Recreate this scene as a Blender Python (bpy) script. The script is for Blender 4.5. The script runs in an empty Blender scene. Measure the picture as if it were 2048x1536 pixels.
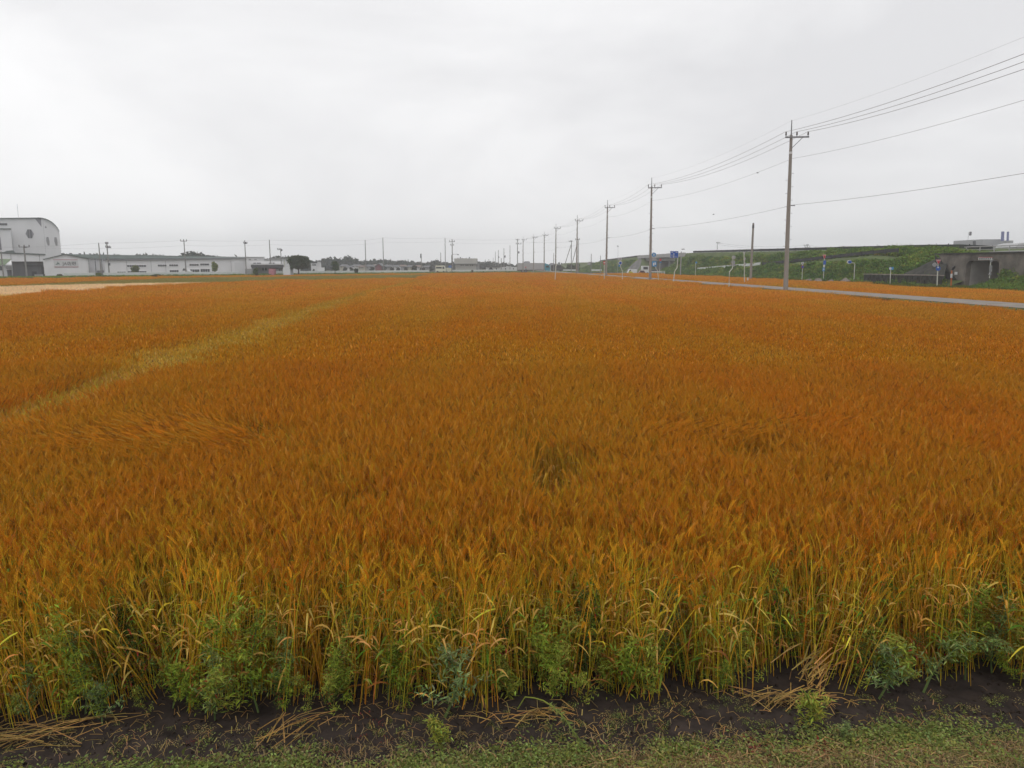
import bpy, math, random
import numpy as np
from mathutils import Vector, Matrix

# ------------------------------------------------------------------ camera, world, sun, exposure
S = bpy.context.scene
COL = S.collection
CAM_H, FPX, Y_HOR = 2.5, 1500.0, 530.0
TILT = math.atan((768 - Y_HOR) / FPX)
cd = bpy.data.cameras.new('camera'); cd.sensor_width = 36.0; cd.lens = FPX / 2048 * 36.0
cd.clip_start = 0.05; cd.clip_end = 9000
cam = bpy.data.objects.new('camera', cd); COL.objects.link(cam)
cam.location = (0, 0, CAM_H); cam.rotation_euler = (math.pi / 2 - TILT, 0, 0)
S.camera = cam

w = bpy.data.worlds.new('World'); S.world = w; w.use_nodes = True
nt = w.node_tree; nt.nodes.clear()
SUN_EL, SUN_ROT = math.radians(58), math.radians(200)
wo = nt.nodes.new('ShaderNodeOutputWorld')
sky = nt.nodes.new('ShaderNodeTexSky'); sky.sky_type = 'NISHITA'; sky.sun_disc = False
sky.sun_elevation = SUN_EL; sky.sun_rotation = SUN_ROT
b1 = nt.nodes.new('ShaderNodeBackground'); b1.inputs['Strength'].default_value = 0.05
nt.links.new(sky.outputs[0], b1.inputs['Color'])
tc = nt.nodes.new('ShaderNodeTexCoord')
mp = nt.nodes.new('ShaderNodeMapping'); mp.inputs['Scale'].default_value = (1.0, 1.0, 2.6)
mp.inputs['Location'].default_value = (0.4, 0.1, 0.3)
nt.links.new(tc.outputs['Generated'], mp.inputs[0])
n1 = nt.nodes.new('ShaderNodeTexNoise'); n1.inputs['Scale'].default_value = 1.7
n1.inputs['Detail'].default_value = 6; n1.inputs['Roughness'].default_value = 0.52; n1.inputs['Distortion'].default_value = 0.35
nt.links.new(mp.outputs[0], n1.inputs[0])
cr = nt.nodes.new('ShaderNodeValToRGB')
cr.color_ramp.elements[0].position = 0.33; cr.color_ramp.elements[0].color = (0.655, 0.655, 0.67, 1)
cr.color_ramp.elements[1].position = 0.66; cr.color_ramp.elements[1].color = (0.87, 0.87, 0.876, 1)
nt.links.new(n1.outputs[0], cr.inputs[0])
b2 = nt.nodes.new('ShaderNodeBackground'); b2.inputs['Strength'].default_value = 1.25
nt.links.new(cr.outputs[0], b2.inputs['Color'])
mxs = nt.nodes.new('ShaderNodeMixShader'); mxs.inputs[0].default_value = 0.97
nt.links.new(b1.outputs[0], mxs.inputs[1]); nt.links.new(b2.outputs[0], mxs.inputs[2])
nt.links.new(mxs.outputs[0], wo.inputs[0])

sl = bpy.data.lights.new('sun', 'SUN'); sl.energy = 0.5; sl.angle = math.radians(30); sl.color = (1, 0.96, 0.9)
so = bpy.data.objects.new('sun', sl); COL.objects.link(so)
so.location = (0, -50, 200)
so.rotation_euler = (math.radians(90) - SUN_EL, 0, math.radians(-20))

S.view_settings.view_transform = 'Standard'; S.view_settings.look = 'None'
S.view_settings.exposure = 0.0; S.view_settings.gamma = 1.0; S.view_settings.use_curve_mapping = False
c = S.cycles
c.max_bounces = 5; c.diffuse_bounces = 3; c.glossy_bounces = 2; c.transmission_bounces = 3
c.transparent_max_bounces = 4; c.volume_bounces = 1
c.use_denoising = True
c.caustics_reflective = False; c.caustics_refractive = False

# ------------------------------------------------------------------ helpers
rnd = random.Random(5)
RNG = np.random.default_rng(11)
CT, ST = math.cos(TILT), math.sin(TILT)
def ray(px, py):
    cx, cy = (px - 1024) / FPX, (768 - py) / FPX
    return cx, CT + cy * ST, -ST + cy * CT
def P(px, py, Y):
    dx, dy, dz = ray(px, py); t = Y / dy
    return Vector((dx * t, Y, CAM_H + dz * t))
def G(px, py, z=0.0):
    dx, dy, dz = ray(px, py); t = (z - CAM_H) / dz
    return Vector((dx * t, dy * t, z))

def val(n, name, v):
    if name in n.inputs: n.inputs[name].default_value = v
MATS = {}
def mat(name, col, rough=0.8, var=0.15, scale=3.0, bump=0.0, metal=0.0, streak=False, spec=0.3, detail=5, bscale=None):
    if name in MATS: return MATS[name]
    m = bpy.data.materials.new(name); m.use_nodes = True
    t = m.node_tree; p = t.nodes['Principled BSDF']
    val(p, 'Roughness', rough); val(p, 'Metallic', metal); val(p, 'Specular IOR Level', spec)
    g = t.nodes.new('ShaderNodeNewGeometry')
    mpn = t.nodes.new('ShaderNodeMapping')
    mpn.inputs['Scale'].default_value = (1, 1, 0.15) if streak else (1, 1, 1)
    t.links.new(g.outputs['Position'], mpn.inputs[0])
    n = t.nodes.new('ShaderNodeTexNoise'); n.inputs['Scale'].default_value = scale
    n.inputs['Detail'].default_value = detail; n.inputs['Roughness'].default_value = 0.6
    t.links.new(mpn.outputs[0], n.inputs[0])
    r = t.nodes.new('ShaderNodeValToRGB')
    r.color_ramp.elements[0].position = 0.3; r.color_ramp.elements[1].position = 0.7
    r.color_ramp.elements[0].color = tuple(max(0, x * (1 - var)) for x in col) + (1,)
    r.color_ramp.elements[1].color = tuple(min(1, x * (1 + var)) for x in col) + (1,)
    t.links.new(n.outputs[0], r.inputs[0]); t.links.new(r.outputs[0], p.inputs['Base Color'])
    if bump:
        bm_ = t.nodes.new('ShaderNodeBump'); bm_.inputs['Strength'].default_value = bump
        n2 = t.nodes.new('ShaderNodeTexNoise'); n2.inputs['Scale'].default_value = bscale or scale * 6
        n2.inputs['Detail'].default_value = 6
        t.links.new(g.outputs['Position'], n2.inputs[0]); t.links.new(n2.outputs[0], bm_.inputs['Height'])
        t.links.new(bm_.outputs[0], p.inputs['Normal'])
    MATS[name] = m
    return m

def vmat(name, transl=0.25, tintA=(1, 1, 1), tintB=(1, 1, 1), nscale=(0.35, 0.12, 0.35), rough=0.8, spec=0.04):
    """foliage / straw: vertex colour times a slow change of ripeness over the land"""
    m = bpy.data.materials.new(name); m.use_nodes = True
    t = m.node_tree; p = t.nodes['Principled BSDF']; o = t.nodes['Material Output']
    val(p, 'Roughness', rough); val(p, 'Specular IOR Level', spec)
    a = t.nodes.new('ShaderNodeAttribute'); a.attribute_name = 'Col'
    g = t.nodes.new('ShaderNodeNewGeometry')
    mpn = t.nodes.new('ShaderNodeMapping'); mpn.inputs['Scale'].default_value = nscale
    mpn.inputs['Rotation'].default_value = (0, 0, -0.065)
    t.links.new(g.outputs['Position'], mpn.inputs[0])
    n = t.nodes.new('ShaderNodeTexNoise'); n.inputs['Scale'].default_value = 1.0
    n.inputs['Detail'].default_value = 4; n.inputs['Roughness'].default_value = 0.6
    t.links.new(mpn.outputs[0], n.inputs[0])
    r = t.nodes.new('ShaderNodeValToRGB')
    r.color_ramp.elements[0].position = 0.36; r.color_ramp.elements[1].position = 0.64
    r.color_ramp.elements[0].color = tintA + (1,); r.color_ramp.elements[1].color = tintB + (1,)
    t.links.new(n.outputs[0], r.inputs[0])
    mx = t.nodes.new('ShaderNodeMix'); mx.data_type = 'RGBA'; mx.blend_type = 'MULTIPLY'; mx.inputs['Factor'].default_value = 1
    t.links.new(a.outputs['Color'], mx.inputs[6]); t.links.new(r.outputs[0], mx.inputs[7])
    t.links.new(mx.outputs[2], p.inputs['Base Color'])
    if transl > 0:
        tr = t.nodes.new('ShaderNodeBsdfTranslucent'); t.links.new(mx.outputs[2], tr.inputs[0])
        ms = t.nodes.new('ShaderNodeMixShader'); ms.inputs[0].default_value = transl
        t.links.new(p.outputs[0], ms.inputs[1]); t.links.new(tr.outputs[0], ms.inputs[2])
        t.links.new(ms.outputs[0], o.inputs['Surface'])
    MATS[name] = m
    return m

def root_loc(o):
    while o.parent: o = o.parent
    return Vector(o.location)
def tag(o, label=None, cat=None, group=None, kind=None):
    if label: o['label'] = label
    if cat: o['category'] = cat
    if group: o['group'] = group
    if kind: o['kind'] = kind
    return o
def thing(name, label, cat, loc, group=None):
    o = bpy.data.objects.new(name, None); COL.objects.link(o); o.location = loc
    o.empty_display_size = 0.3
    return tag(o, label, cat, group)
def kids(o): return list(o.children)
def copy_tree(o, parent=None):
    k = o.copy(); COL.objects.link(k); k.parent = parent
    for ch in kids(o): copy_tree(ch, k)
    return k

class MB:
    def __init__(s): s.v = []; s.f = []
    def add(s, vs, fs):
        n = len(s.v); s.v += [tuple(x) for x in vs]; s.f += [tuple(i + n for i in f) for f in fs]; return s
    def box(s, x0, x1, y0, y1, z0, z1):
        return s.add([(x0,y0,z0),(x1,y0,z0),(x1,y1,z0),(x0,y1,z0),(x0,y0,z1),(x1,y0,z1),(x1,y1,z1),(x0,y1,z1)],
                     [(0,3,2,1),(4,5,6,7),(0,1,5,4),(1,2,6,5),(2,3,7,6),(3,0,4,7)])
    def bar(s, a, b, r, n=6, r2=None):
        a, b = Vector(a), Vector(b); d = (b - a)
        if d.length < 1e-6: return s
        q = d.to_track_quat('Z', 'Y'); r2 = r if r2 is None else r2
        vs = []
        for k, (c0, rr) in enumerate(((a, r), (b, r2))):
            for i in range(n):
                t = 2 * math.pi * i / n
                vs.append(c0 + q @ Vector((rr * math.cos(t), rr * math.sin(t), 0)))
        fs = [(i, (i + 1) % n, n + (i + 1) % n, n + i) for i in range(n)]
        fs += [tuple(range(n - 1, -1, -1)), tuple(range(n, 2 * n))]
        return s.add(vs, fs)
    def path(s, pts, r, n=5):
        pts = [Vector(p) for p in pts]; vs = []; fs = []
        for k, p in enumerate(pts):
            d = (pts[min(k + 1, len(pts) - 1)] - pts[max(k - 1, 0)])
            q = d.to_track_quat('Z', 'Y')
            rr = r[k] if isinstance(r, (list, tuple)) else r
            for i in range(n):
                t = 2 * math.pi * i / n
                vs.append(p + q @ Vector((rr * math.cos(t), rr * math.sin(t), 0)))
        for k in range(len(pts) - 1):
            for i in range(n):
                fs.append((k * n + i, k * n + (i + 1) % n, (k + 1) * n + (i + 1) % n, (k + 1) * n + i))
        fs += [tuple(range(n - 1, -1, -1)), tuple(range((len(pts) - 1) * n, len(pts) * n))]
        return s.add(vs, fs)
    def prism(s, poly, d):
        """poly: list of 3-D points (one planar face), d: extrusion vector"""
        d = Vector(d); n = len(poly); a = [Vector(p) for p in poly]
        vs = a + [p + d for p in a]
        fs = [tuple(range(n)), tuple(range(2 * n - 1, n - 1, -1))]
        fs += [(i, n + i, n + (i + 1) % n, (i + 1) % n) for i in range(n)]
        return s.add(vs, fs)
    def mesh(s, name, m, org=(0, 0, 0), smooth=False):
        me = bpy.data.meshes.new(name); o = Vector(org)
        me.from_pydata([(v[0] - o.x, v[1] - o.y, v[2] - o.z) for v in s.v], [], s.f)
        me.materials.append(m)
        if smooth: me.polygons.foreach_set('use_smooth', [True] * len(me.polygons))
        me.update(); return me
    def build(s, name, m, parent=None, kind=None, smooth=False, label=None):
        org = root_loc(parent) if parent else Vector((0, 0, 0))
        o = bpy.data.objects.new(name, s.mesh(name, m, org, smooth)); COL.objects.link(o)
        if parent: o.parent = parent
        if kind: o['kind'] = kind
        if label: o['label'] = label
        return o

def soup_mesh(name, tris, cols, m):
    """tris [K,3,3], cols [K,3]"""
    K = len(tris); me = bpy.data.meshes.new(name)
    me.vertices.add(K * 3); me.vertices.foreach_set('co', np.ascontiguousarray(tris, dtype=np.float32).ravel())
    me.loops.add(K * 3); me.loops.foreach_set('vertex_index', np.arange(K * 3, dtype=np.int32))
    me.polygons.add(K); me.polygons.foreach_set('loop_start', np.arange(0, K * 3, 3, dtype=np.int32))
    ca = me.attributes.new('Col', 'FLOAT_COLOR', 'POINT')
    cc = np.ones((K, 3, 4), dtype=np.float32); cc[:, :, :3] = cols[:, None, :]
    ca.data.foreach_set('color', cc.ravel())
    me.materials.append(m); me.update(); me.validate()
    return me

class Soup:
    def __init__(s): s.t = []; s.c = []
    def tri(s, a, b, c, col):
        t = np.stack([a, b, c], axis=1); s.t.append(t)
        col = np.asarray(col, dtype=float)
        if col.ndim == 1: col = np.repeat(col[None], len(t), 0)
        s.c.append(col)
    def ribbon(s, Pp, W, col):
        L, R = Pp - W, Pp + W
        for k in range(Pp.shape[1] - 1):
            s.tri(L[:, k], R[:, k], R[:, k + 1], col); s.tri(L[:, k], R[:, k + 1], L[:, k + 1], col)
    def mesh(s, name, m):
        return soup_mesh(name, np.concatenate(s.t), np.clip(np.concatenate(s.c), 0.002, 1), m)
    def build(s, name, m, parent=None, kind=None):
        me = s.mesh(name, m)
        if parent: me.transform(Matrix.Translation(-root_loc(parent)))
        o = bpy.data.objects.new(name, me); COL.objects.link(o)
        if parent: o.parent = parent
        if kind: o['kind'] = kind
        return o

def unit(v): return v / (np.linalg.norm(v, axis=-1, keepdims=True) + 1e-9)
def jit(col, n, v, g=None):
    g = g or RNG
    b = 1 + g.normal(0, v, (n, 1)); h = 1 + g.normal(0, v * 0.35, (n, 3))
    return np.asarray(col)[None] * b * h

def instancer(name, pts, rot, scl, idx, metas, label=None, cat=None, kind='stuff'):
    """one object: a point mesh whose points carry clumps (geometry nodes)"""
    me = bpy.data.meshes.new(name)
    n = len(pts); me.vertices.add(n); me.vertices.foreach_set('co', np.asarray(pts, dtype=np.float32).ravel())
    a = me.attributes.new('rot', 'FLOAT_VECTOR', 'POINT'); a.data.foreach_set('vector', np.asarray(rot, dtype=np.float32).ravel())
    scl = np.asarray(scl, dtype=np.float32)
    if scl.ndim == 1: scl = np.repeat(scl[:, None], 3, 1)
    a = me.attributes.new('scl', 'FLOAT_VECTOR', 'POINT'); a.data.foreach_set('vector', np.ascontiguousarray(scl).ravel())
    a = me.attributes.new('idx', 'INT', 'POINT'); a.data.foreach_set('value', np.asarray(idx, dtype=np.int32))
    me.update()
    o = bpy.data.objects.new(name, me); COL.objects.link(o)
    pc = bpy.data.collections.new(name + '_clumps')
    for k, mm in enumerate(metas):
        q = bpy.data.objects.new('%s_clump_%03d' % (name, k), mm); pc.objects.link(q)
    ng = bpy.data.node_groups.new(name + '_scatter', 'GeometryNodeTree')
    ng.interface.new_socket('Geometry', in_out='INPUT', socket_type='NodeSocketGeometry')
    ng.interface.new_socket('Geometry', in_out='OUTPUT', socket_type='NodeSocketGeometry')
    gi = ng.nodes.new('NodeGroupInput'); go = ng.nodes.new('NodeGroupOutput')
    ci = ng.nodes.new('GeometryNodeCollectionInfo'); ci.inputs['Collection'].default_value = pc
    ci.inputs['Separate Children'].default_value = True; ci.inputs['Reset Children'].default_value = True
    ip = ng.nodes.new('GeometryNodeInstanceOnPoints'); ip.inputs['Pick Instance'].default_value = True
    def na(nm, ty):
        q = ng.nodes.new('GeometryNodeInputNamedAttribute'); q.data_type = ty; q.inputs['Name'].default_value = nm
        return q.outputs[0]
    ng.links.new(gi.outputs[0], ip.inputs['Points']); ng.links.new(ci.outputs[0], ip.inputs['Instance'])
    ng.links.new(na('idx', 'INT'), ip.inputs['Instance Index'])
    e2r = ng.nodes.new('FunctionNodeEulerToRotation')
    ng.links.new(na('rot', 'FLOAT_VECTOR'), e2r.inputs[0]); ng.links.new(e2r.outputs[0], ip.inputs['Rotation'])
    ng.links.new(na('scl', 'FLOAT_VECTOR'), ip.inputs['Scale'])
    ng.links.new(ip.outputs[0], go.inputs[0])
    md = o.modifiers.new('scatter', 'NODES'); md.node_group = ng
    tag(o, label, cat, kind=kind)
    return o

def leafball(lobes, n, size, col, var=0.25, inner=0.55, g=None):
    """leaf-size faces through the volume of several lobes: (x,y,z,rx,ry,rz)"""
    g = g or RNG
    lob = np.asarray(lobes, dtype=float); vol = lob[:, 3] * lob[:, 4] * lob[:, 5]
    k = g.choice(len(lob), n, p=vol / vol.sum())
    d = unit(g.normal(size=(n, 3))); r = inner + (1 - inner) * g.random((n, 1)) ** 0.5
    r *= 1 + 0.12 * g.normal(size=(n, 1))
    p = lob[k, :3] + d * r * lob[k, 3:6]
    a = unit(g.normal(size=(n, 3)) + 0.6 * d); b = unit(np.cross(a, g.normal(size=(n, 3))))
    s_ = size * (0.6 + 0.8 * g.random((n, 1)))
    u = np.cross(a, b)
    s = Soup(); cc = jit(col, n, var, g)
    s.tri(p - b * s_, p + u * s_ * 0.6, p + b * s_, cc)
    s.tri(p - b * s_, p + b * s_, p - u * s_ * 0.5, cc)
    return s

def text_mesh(txt, size, m):
    cu = bpy.data.curves.new('lettering', 'FONT'); cu.body = txt; cu.size = size; cu.extrude = 0.01
    cu.align_x = 'CENTER'; cu.align_y = 'CENTER'
    o = bpy.data.objects.new('lettering', cu); COL.objects.link(o)
    dg = bpy.context.evaluated_depsgraph_get()
    me = bpy.data.meshes.new_from_object(o.evaluated_get(dg))
    bpy.data.objects.remove(o); me.materials.clear(); me.materials.append(m)
    return me
def lettering(txt, size, m, loc, parent, rotz=0.0):
    me = text_mesh(txt, size, m)
    o = bpy.data.objects.new('lettering', me); COL.objects.link(o); o.parent = parent
    o.location = Vector(loc) - root_loc(parent)
    o.rotation_euler = (math.pi / 2, 0, rotz)
    return o

# ------------------------------------------------------------------ materials
M_soil = mat('dark_soil', (0.040, 0.029, 0.024), 0.9, 0.45, 9, 0.8, bscale=40)
M_land = mat('field_ground', (0.060, 0.058, 0.025), 0.95, 0.4, 0.6, 0.3)
M_verge = mat('verge_earth', (0.12, 0.095, 0.048), 0.95, 0.5, 14, 0.8, bscale=60)
M_conc = mat('pole_concrete', (0.27, 0.245, 0.22), 0.85, 0.12, 1.5, 0.2, streak=True)
M_conc_far = mat('grey_pole_concrete', (0.24, 0.23, 0.22), 0.85, 0.12, 1.5, 0.1)
M_steel = mat('galvanised_steel', (0.22, 0.22, 0.23), 0.5, 0.15, 4, 0, metal=0.4)
M_wire = mat('wire_rubber', (0.36, 0.36, 0.365), 0.6, 0.1, 2)
M_wire2 = mat('wire_pale', (0.42, 0.42, 0.43), 0.6, 0.1, 2)
M_porc = mat('dark_porcelain', (0.10, 0.09, 0.085), 0.3, 0.1, 5)
M_white = mat('white_cladding', (0.76, 0.755, 0.765), 0.7, 0.05, 0.35, 0.0, streak=True)
M_white2 = mat('hall_cladding', (0.68, 0.68, 0.69), 0.7, 0.05, 0.3, 0.0, streak=True)
M_roofg = mat('grey_green_roof', (0.09, 0.115, 0.105), 0.6, 0.2, 0.8)
M_roofp = mat('pale_roof', (0.50, 0.50, 0.50), 0.6, 0.1, 0.8)
M_roofgreen = mat('moss_green_roof', (0.14, 0.19, 0.11), 0.7, 0.2, 1)
M_dark = mat('dark_cladding', (0.095, 0.097, 0.105), 0.7, 0.22, 0.8, 0.0, streak=True)
M_darker = mat('shadowed_opening', (0.030, 0.030, 0.033), 0.8, 0.3, 2)
M_glass = mat('window_glass', (0.05, 0.055, 0.06), 0.12, 0.4, 2.0, 0, spec=0.5)
M_vent = mat('grey_louvre', (0.22, 0.215, 0.235), 0.6, 0.15, 3)
M_abut = mat('abutment_paving', (0.15, 0.145, 0.14), 0.9, 0.3, 0.8, 0.4)
M_greyw = mat('grey_wall', (0.30, 0.30, 0.30), 0.8, 0.12, 0.8)
M_beige = mat('beige_render', (0.45, 0.44, 0.41), 0.85, 0.07, 0.5, 0.0, streak=True)
M_pink = mat('faded_red_paint', (0.45, 0.18, 0.21), 0.7, 0.2, 3)
M_sign_txt = mat('sign_black', (0.05, 0.05, 0.055), 0.6, 0.1, 3)
M_rail = mat('guardrail_white', (0.62, 0.64, 0.62), 0.5, 0.08, 1)
M_postw = mat('sign_post_paint', (0.55, 0.55, 0.48), 0.5, 0.1, 2)
M_blue = mat('sign_blue', (0.02, 0.09, 0.38), 0.5, 0.1, 3)
M_cyan = mat('sign_light_blue', (0.06, 0.25, 0.50), 0.5, 0.1, 3)
M_red = mat('sign_red', (0.50, 0.03, 0.04), 0.5, 0.1, 3)
M_swhite = mat('sign_white', (0.62, 0.62, 0.62), 0.5, 0.06, 3)
M_sback = mat('sign_back_grey', (0.32, 0.32, 0.33), 0.5, 0.1, 3, metal=0.3)
M_asph = mat('asphalt', (0.27, 0.24, 0.21), 0.95, 0.18, 2, 0.3, spec=0.05)
M_black = mat('black_plastic', (0.02, 0.02, 0.022), 0.5, 0.2, 3)
M_tyre = mat('tyre_rubber', (0.025, 0.025, 0.025), 0.85, 0.2, 3)
M_tunnel = mat('underpass_concrete', (0.155, 0.138, 0.118), 0.9, 0.55, 0.55, 0.5)
M_inside = mat('underpass_lit_concrete', (0.33, 0.315, 0.29), 0.85, 0.2, 0.5, 0.2)  # paler than the headwall: daylight on the inner walls put into the colour
M_wall_dk = mat('mossy_stone', (0.045, 0.045, 0.038), 0.95, 0.5, 1.6, 0.8)
M_stone = mat('pale_stone', (0.24, 0.205, 0.175), 0.9, 0.3, 2.5, 0.5)
M_deck = mat('deck_concrete', (0.40, 0.39, 0.385), 0.85, 0.15, 0.5, 0.1)
M_bank = mat('bank_turf', (0.085, 0.115, 0.035), 0.95, 0.4, 0.7, 0.8, bscale=4)
M_fence = mat('dark_fence', (0.040, 0.042, 0.045), 0.8, 0.3, 2)
M_bark = mat('bark', (0.075, 0.058, 0.045), 0.9, 0.3, 8, 0.5)
V_tree = vmat('tree_leaves', 0.2, (0.8, 0.85, 0.8), (1.15, 1.1, 1.0), (0.5, 0.5, 0.5))
V_bank = vmat('bank_grass', 0.2, (0.65, 0.78, 0.62), (1.5, 1.25, 0.95), (0.16, 0.16, 0.3))
V_weed = vmat('weed_leaves', 0.3, (0.85, 0.9, 0.85), (1.1, 1.1, 1.1), (3, 3, 3))
V_wheat = vmat('ripe_wheat', 0.33, (1.02, 0.94, 0.90), (0.96, 1.10, 1.05), (0.42, 0.10, 0.3))
V_front = vmat('edge_wheat', 0.33, (1.15, 1.12, 1.1), (1.15, 1.30, 1.3), (0.8, 0.8, 0.3))
V_straw = vmat('dry_straw', 0.15, (0.8, 0.8, 0.8), (1.15, 1.1, 1.05), (4, 4, 4))

# ------------------------------------------------------------------ the land
RW = -0.065                      # the rows, the farm road and the embankment all run this way: X = u + RW * Y
U_ROAD0, U_ROAD1 = 21.9, 24.7
def UX(u, Y): return u + RW * Y
def edge_y(x): return 3.92 + 0.07 * x          # where the wheat begins
def verge_y(x): return 3.43 + 0.085 * x         # where the grass verge ends

gm = MB().add([(-890, -45, -0.06), (890, -45, -0.06), (890, 990, -0.06), (-890, 990, -0.06)], [(0, 1, 2, 3)])
gm.build('ground', M_land, kind='structure')

def fbm(x, y, seed, octs=4, f=1.0):
    g = np.random.default_rng(seed); out = np.zeros_like(x); a = 1.0
    for k in range(octs):
        for q in range(3):
            th = g.random() * math.pi; ph = g.random() * 6.28; ff = f * (0.8 + 0.5 * g.random())
            out += a * np.sin((x * math.cos(th) + y * math.sin(th)) * ff + ph + 1.3 * np.sin((x * math.sin(th) - y * math.cos(th)) * ff * 0.7 + ph * 2))
        a *= 0.5; f *= 2.1
    return out / 4.0

def grid(name, xs, ys, zf, m):
    X, Y = np.meshgrid(xs, ys); Z = zf(X, Y)
    nx, ny = len(xs), len(ys); v = np.stack([X, Y, Z], -1).reshape(-1, 3)
    i = np.arange((ny - 1) * (nx - 1)); r = i // (nx - 1); c_ = i % (nx - 1)
    a = r * nx + c_; f = np.stack([a, a + 1, a + nx + 1, a + nx], -1)
    me = bpy.data.meshes.new(name); me.from_pydata(v.tolist(), [], f.tolist()); me.materials.append(m)
    me.polygons.foreach_set('use_smooth', [True] * len(me.polygons)); me.update()
    o = bpy.data.objects.new(name, me); COL.objects.link(o); o['kind'] = 'structure'
    return o
def near_z(X, Y):
    z = 0.024 * fbm(X, Y, 3, 5, 11.0) + 0.02 * fbm(X, Y, 4, 3, 2.0)
    d = verge_y(X) - Y
    bank = np.clip(d, 0, 3) * 0.33
    return z * np.where(d > 0, 0.7, 1.0) + bank + 0.025 * np.clip(1 - np.abs(d + 0.02) / 0.15, 0, 1)
grid('soil_strip', np.linspace(-4, 4, 420), np.linspace(3.0, 4.8, 120), near_z, M_soil)
grid('grass_verge', np.linspace(-6, 6, 220), np.linspace(-3, 3.0, 60), lambda X, Y: np.minimum(near_z(X, Y), 1.0) , M_verge)
grid('verge_slope', np.linspace(-6, 6, 300), np.linspace(3.0, 4.2, 50),
     lambda X, Y: near_z(X, Y) + np.where(verge_y(X) + 0.03 * fbm(X, Y, 9, 3, 6.0) - Y > 0, 0.012, -0.06), M_verge)

# farm road raised on its bank, with kerb-less tarmac
def long_strip(name, prof, ys, m, zoff=0):
    vs, fs = [], []
    for k, y in enumerate(ys):
        for (u, z) in prof: vs.append((UX(u, y), y, z + zoff))
    n = len(prof)
    for k in range(len(ys) - 1):
        for j in range(n - 1): fs.append((k * n + j, k * n + j + 1, (k + 1) * n + j + 1, (k + 1) * n + j))
    return MB().add(vs, fs).build(name, m, kind='structure')
YS = [-20, 0, 10, 20, 30, 40, 50, 60, 75, 90, 110, 130, 160, 200, 235]
long_strip('road_bank', [(U_ROAD0 - 1.2, -0.05), (U_ROAD0 - 0.15, 0.80), (U_ROAD0 + 0.1, 0.83), (U_ROAD1 - 0.1, 0.83), (U_ROAD1 + 0.2, 0.80), (U_ROAD1 + 1.2, -0.05)], YS, M_bank)
long_strip('farm_road', [(U_ROAD0, 0.836), ((U_ROAD0 + U_ROAD1) / 2, 0.862), (U_ROAD1, 0.836)], YS, M_asph)
# wet patches standing on the tarmac
M_pud = mat('standing_water', (0.03, 0.03, 0.03), 0.04, 0.1, 2, spec=0.9)
def puddle(px0, px1, py, wy):
    a, b = G(px0, py, 0.875), G(px1, py + (px1 - px0) * 0.085, 0.875)
    n = 22; vs = [((a + b) / 2)]; d = (b - a)
    for k in range(n):
        t = 2 * math.pi * k / n
        r = 1 + 0.18 * math.sin(3 * t + px0) + 0.1 * math.sin(5 * t)
        q = (a + b) / 2 + d * 0.5 * math.cos(t) * r + Vector((0.28 * wy * math.sin(t) * r, 0.12 * math.sin(t), 0)); vs.append(q)
    return MB().add(vs, [(0, 1 + k, 1 + (k + 1) % n) for k in range(n)]).build('puddle', M_pud, kind='structure')
puddle(1706, 1785, 591.5, 1.6); puddle(1520, 1545, 577.5, 1.0); puddle(1395, 1412, 567.5, 1.0)

# road crossing behind the fields
def crossY(px): k = (px - 1024) / 1500; return 260 / (1 - 1.27 * k) if px < 1010 else 262 + (px - 1010) * 0.02
cr_pts = [P(px, 540, crossY(px)) for px in (-300, 0, 200, 400, 600, 800, 900, 1010)] + [Vector((30, 268, 0)), Vector((90, 275, 0))]
vs, fs = [], []
for k, p in enumerate(cr_pts):
    vs += [(p.x - 1.5, p.y + 2.0, 0.0), (p.x + 3.5, p.y + 8.5, 0.0)]
    if k: fs.append((2 * k - 2, 2 * k - 1, 2 * k + 1, 2 * k))
MB().add(vs, fs).build('crossing_road', M_asph, kind='structure')

# ------------------------------------------------------------------ highway embankment
def interp(y, tab):
    ys = [t[0] for t in tab]; zs = [t[1] for t in tab]
    return float(np.interp(y, ys, zs))
CREST = [(20, 3.8), (84, 3.9), (90, 4.35), (96, 4.6), (136, 5.04), (202, 5.7), (245, 5.6), (347, 3.9), (460, 3.6)]
LEDGE = [(20, 2.4), (96, 4.2), (108, 3.8), (127, 3.0), (149, 2.2), (186, 1.1), (215, 0.9), (460, 1.6)]
def bankz(u, Y):
    H = interp(Y, CREST); k = min(1.0, max(0.0, (Y - 86) / 22.0)); zl = interp(Y, LEDGE)
    pr = [(52.6 + .4 * k, 0.0), (56.3, H * .5 * (1 - k) + max(zl - 0.1, 0.2) * k), (58.0, (H * .5 + .5) * (1 - k) + zl * k), (61, H)]
    return float(np.interp(u, [p[0] for p in pr] + [84, 94], [p[1] for p in pr] + [H, 0]))
def embank(name, y0, y1, e0=0.0, e1=0.0, step=2.0):
    us = list(np.linspace(52.0, 61, 15)) + [64, 72, 84, 94]
    ys = list(np.arange(y0, y1, step)) + [y1]
    vs, fs = [], []
    for y in ys:
        k = 1.0
        if e0 and y < y0 + e0: k = min(k, (y - y0) / e0)
        if e1 and y > y1 - e1: k = min(k, (y1 - y) / e1)
        for u in us:
            z = min(bankz(u, y), interp(y, CREST) * k) if (e0 or e1) else bankz(u, y)
            if 53 < u < 60.5: z += 0.10 * math.sin(u * 2.3 + y * 0.37) * math.sin(y * 0.9 + u)
            vs.append((UX(u, y), y, z - (0.05 if u < 52.6 else 0)))
    n = len(us)
    for a in range(len(ys) - 1):
        for j in range(n - 1): fs.append((a * n + j, a * n + j + 1, (a + 1) * n + j + 1, (a + 1) * n + j))
    return MB().add(vs, fs).build(name, M_bank, kind='structure', smooth=True)
T0, T1 = 76.4, 82.0
embank('embankment_hill', 20, T0, step=3)
embank('embankment_hill', T1, 222, e1=12)
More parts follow.
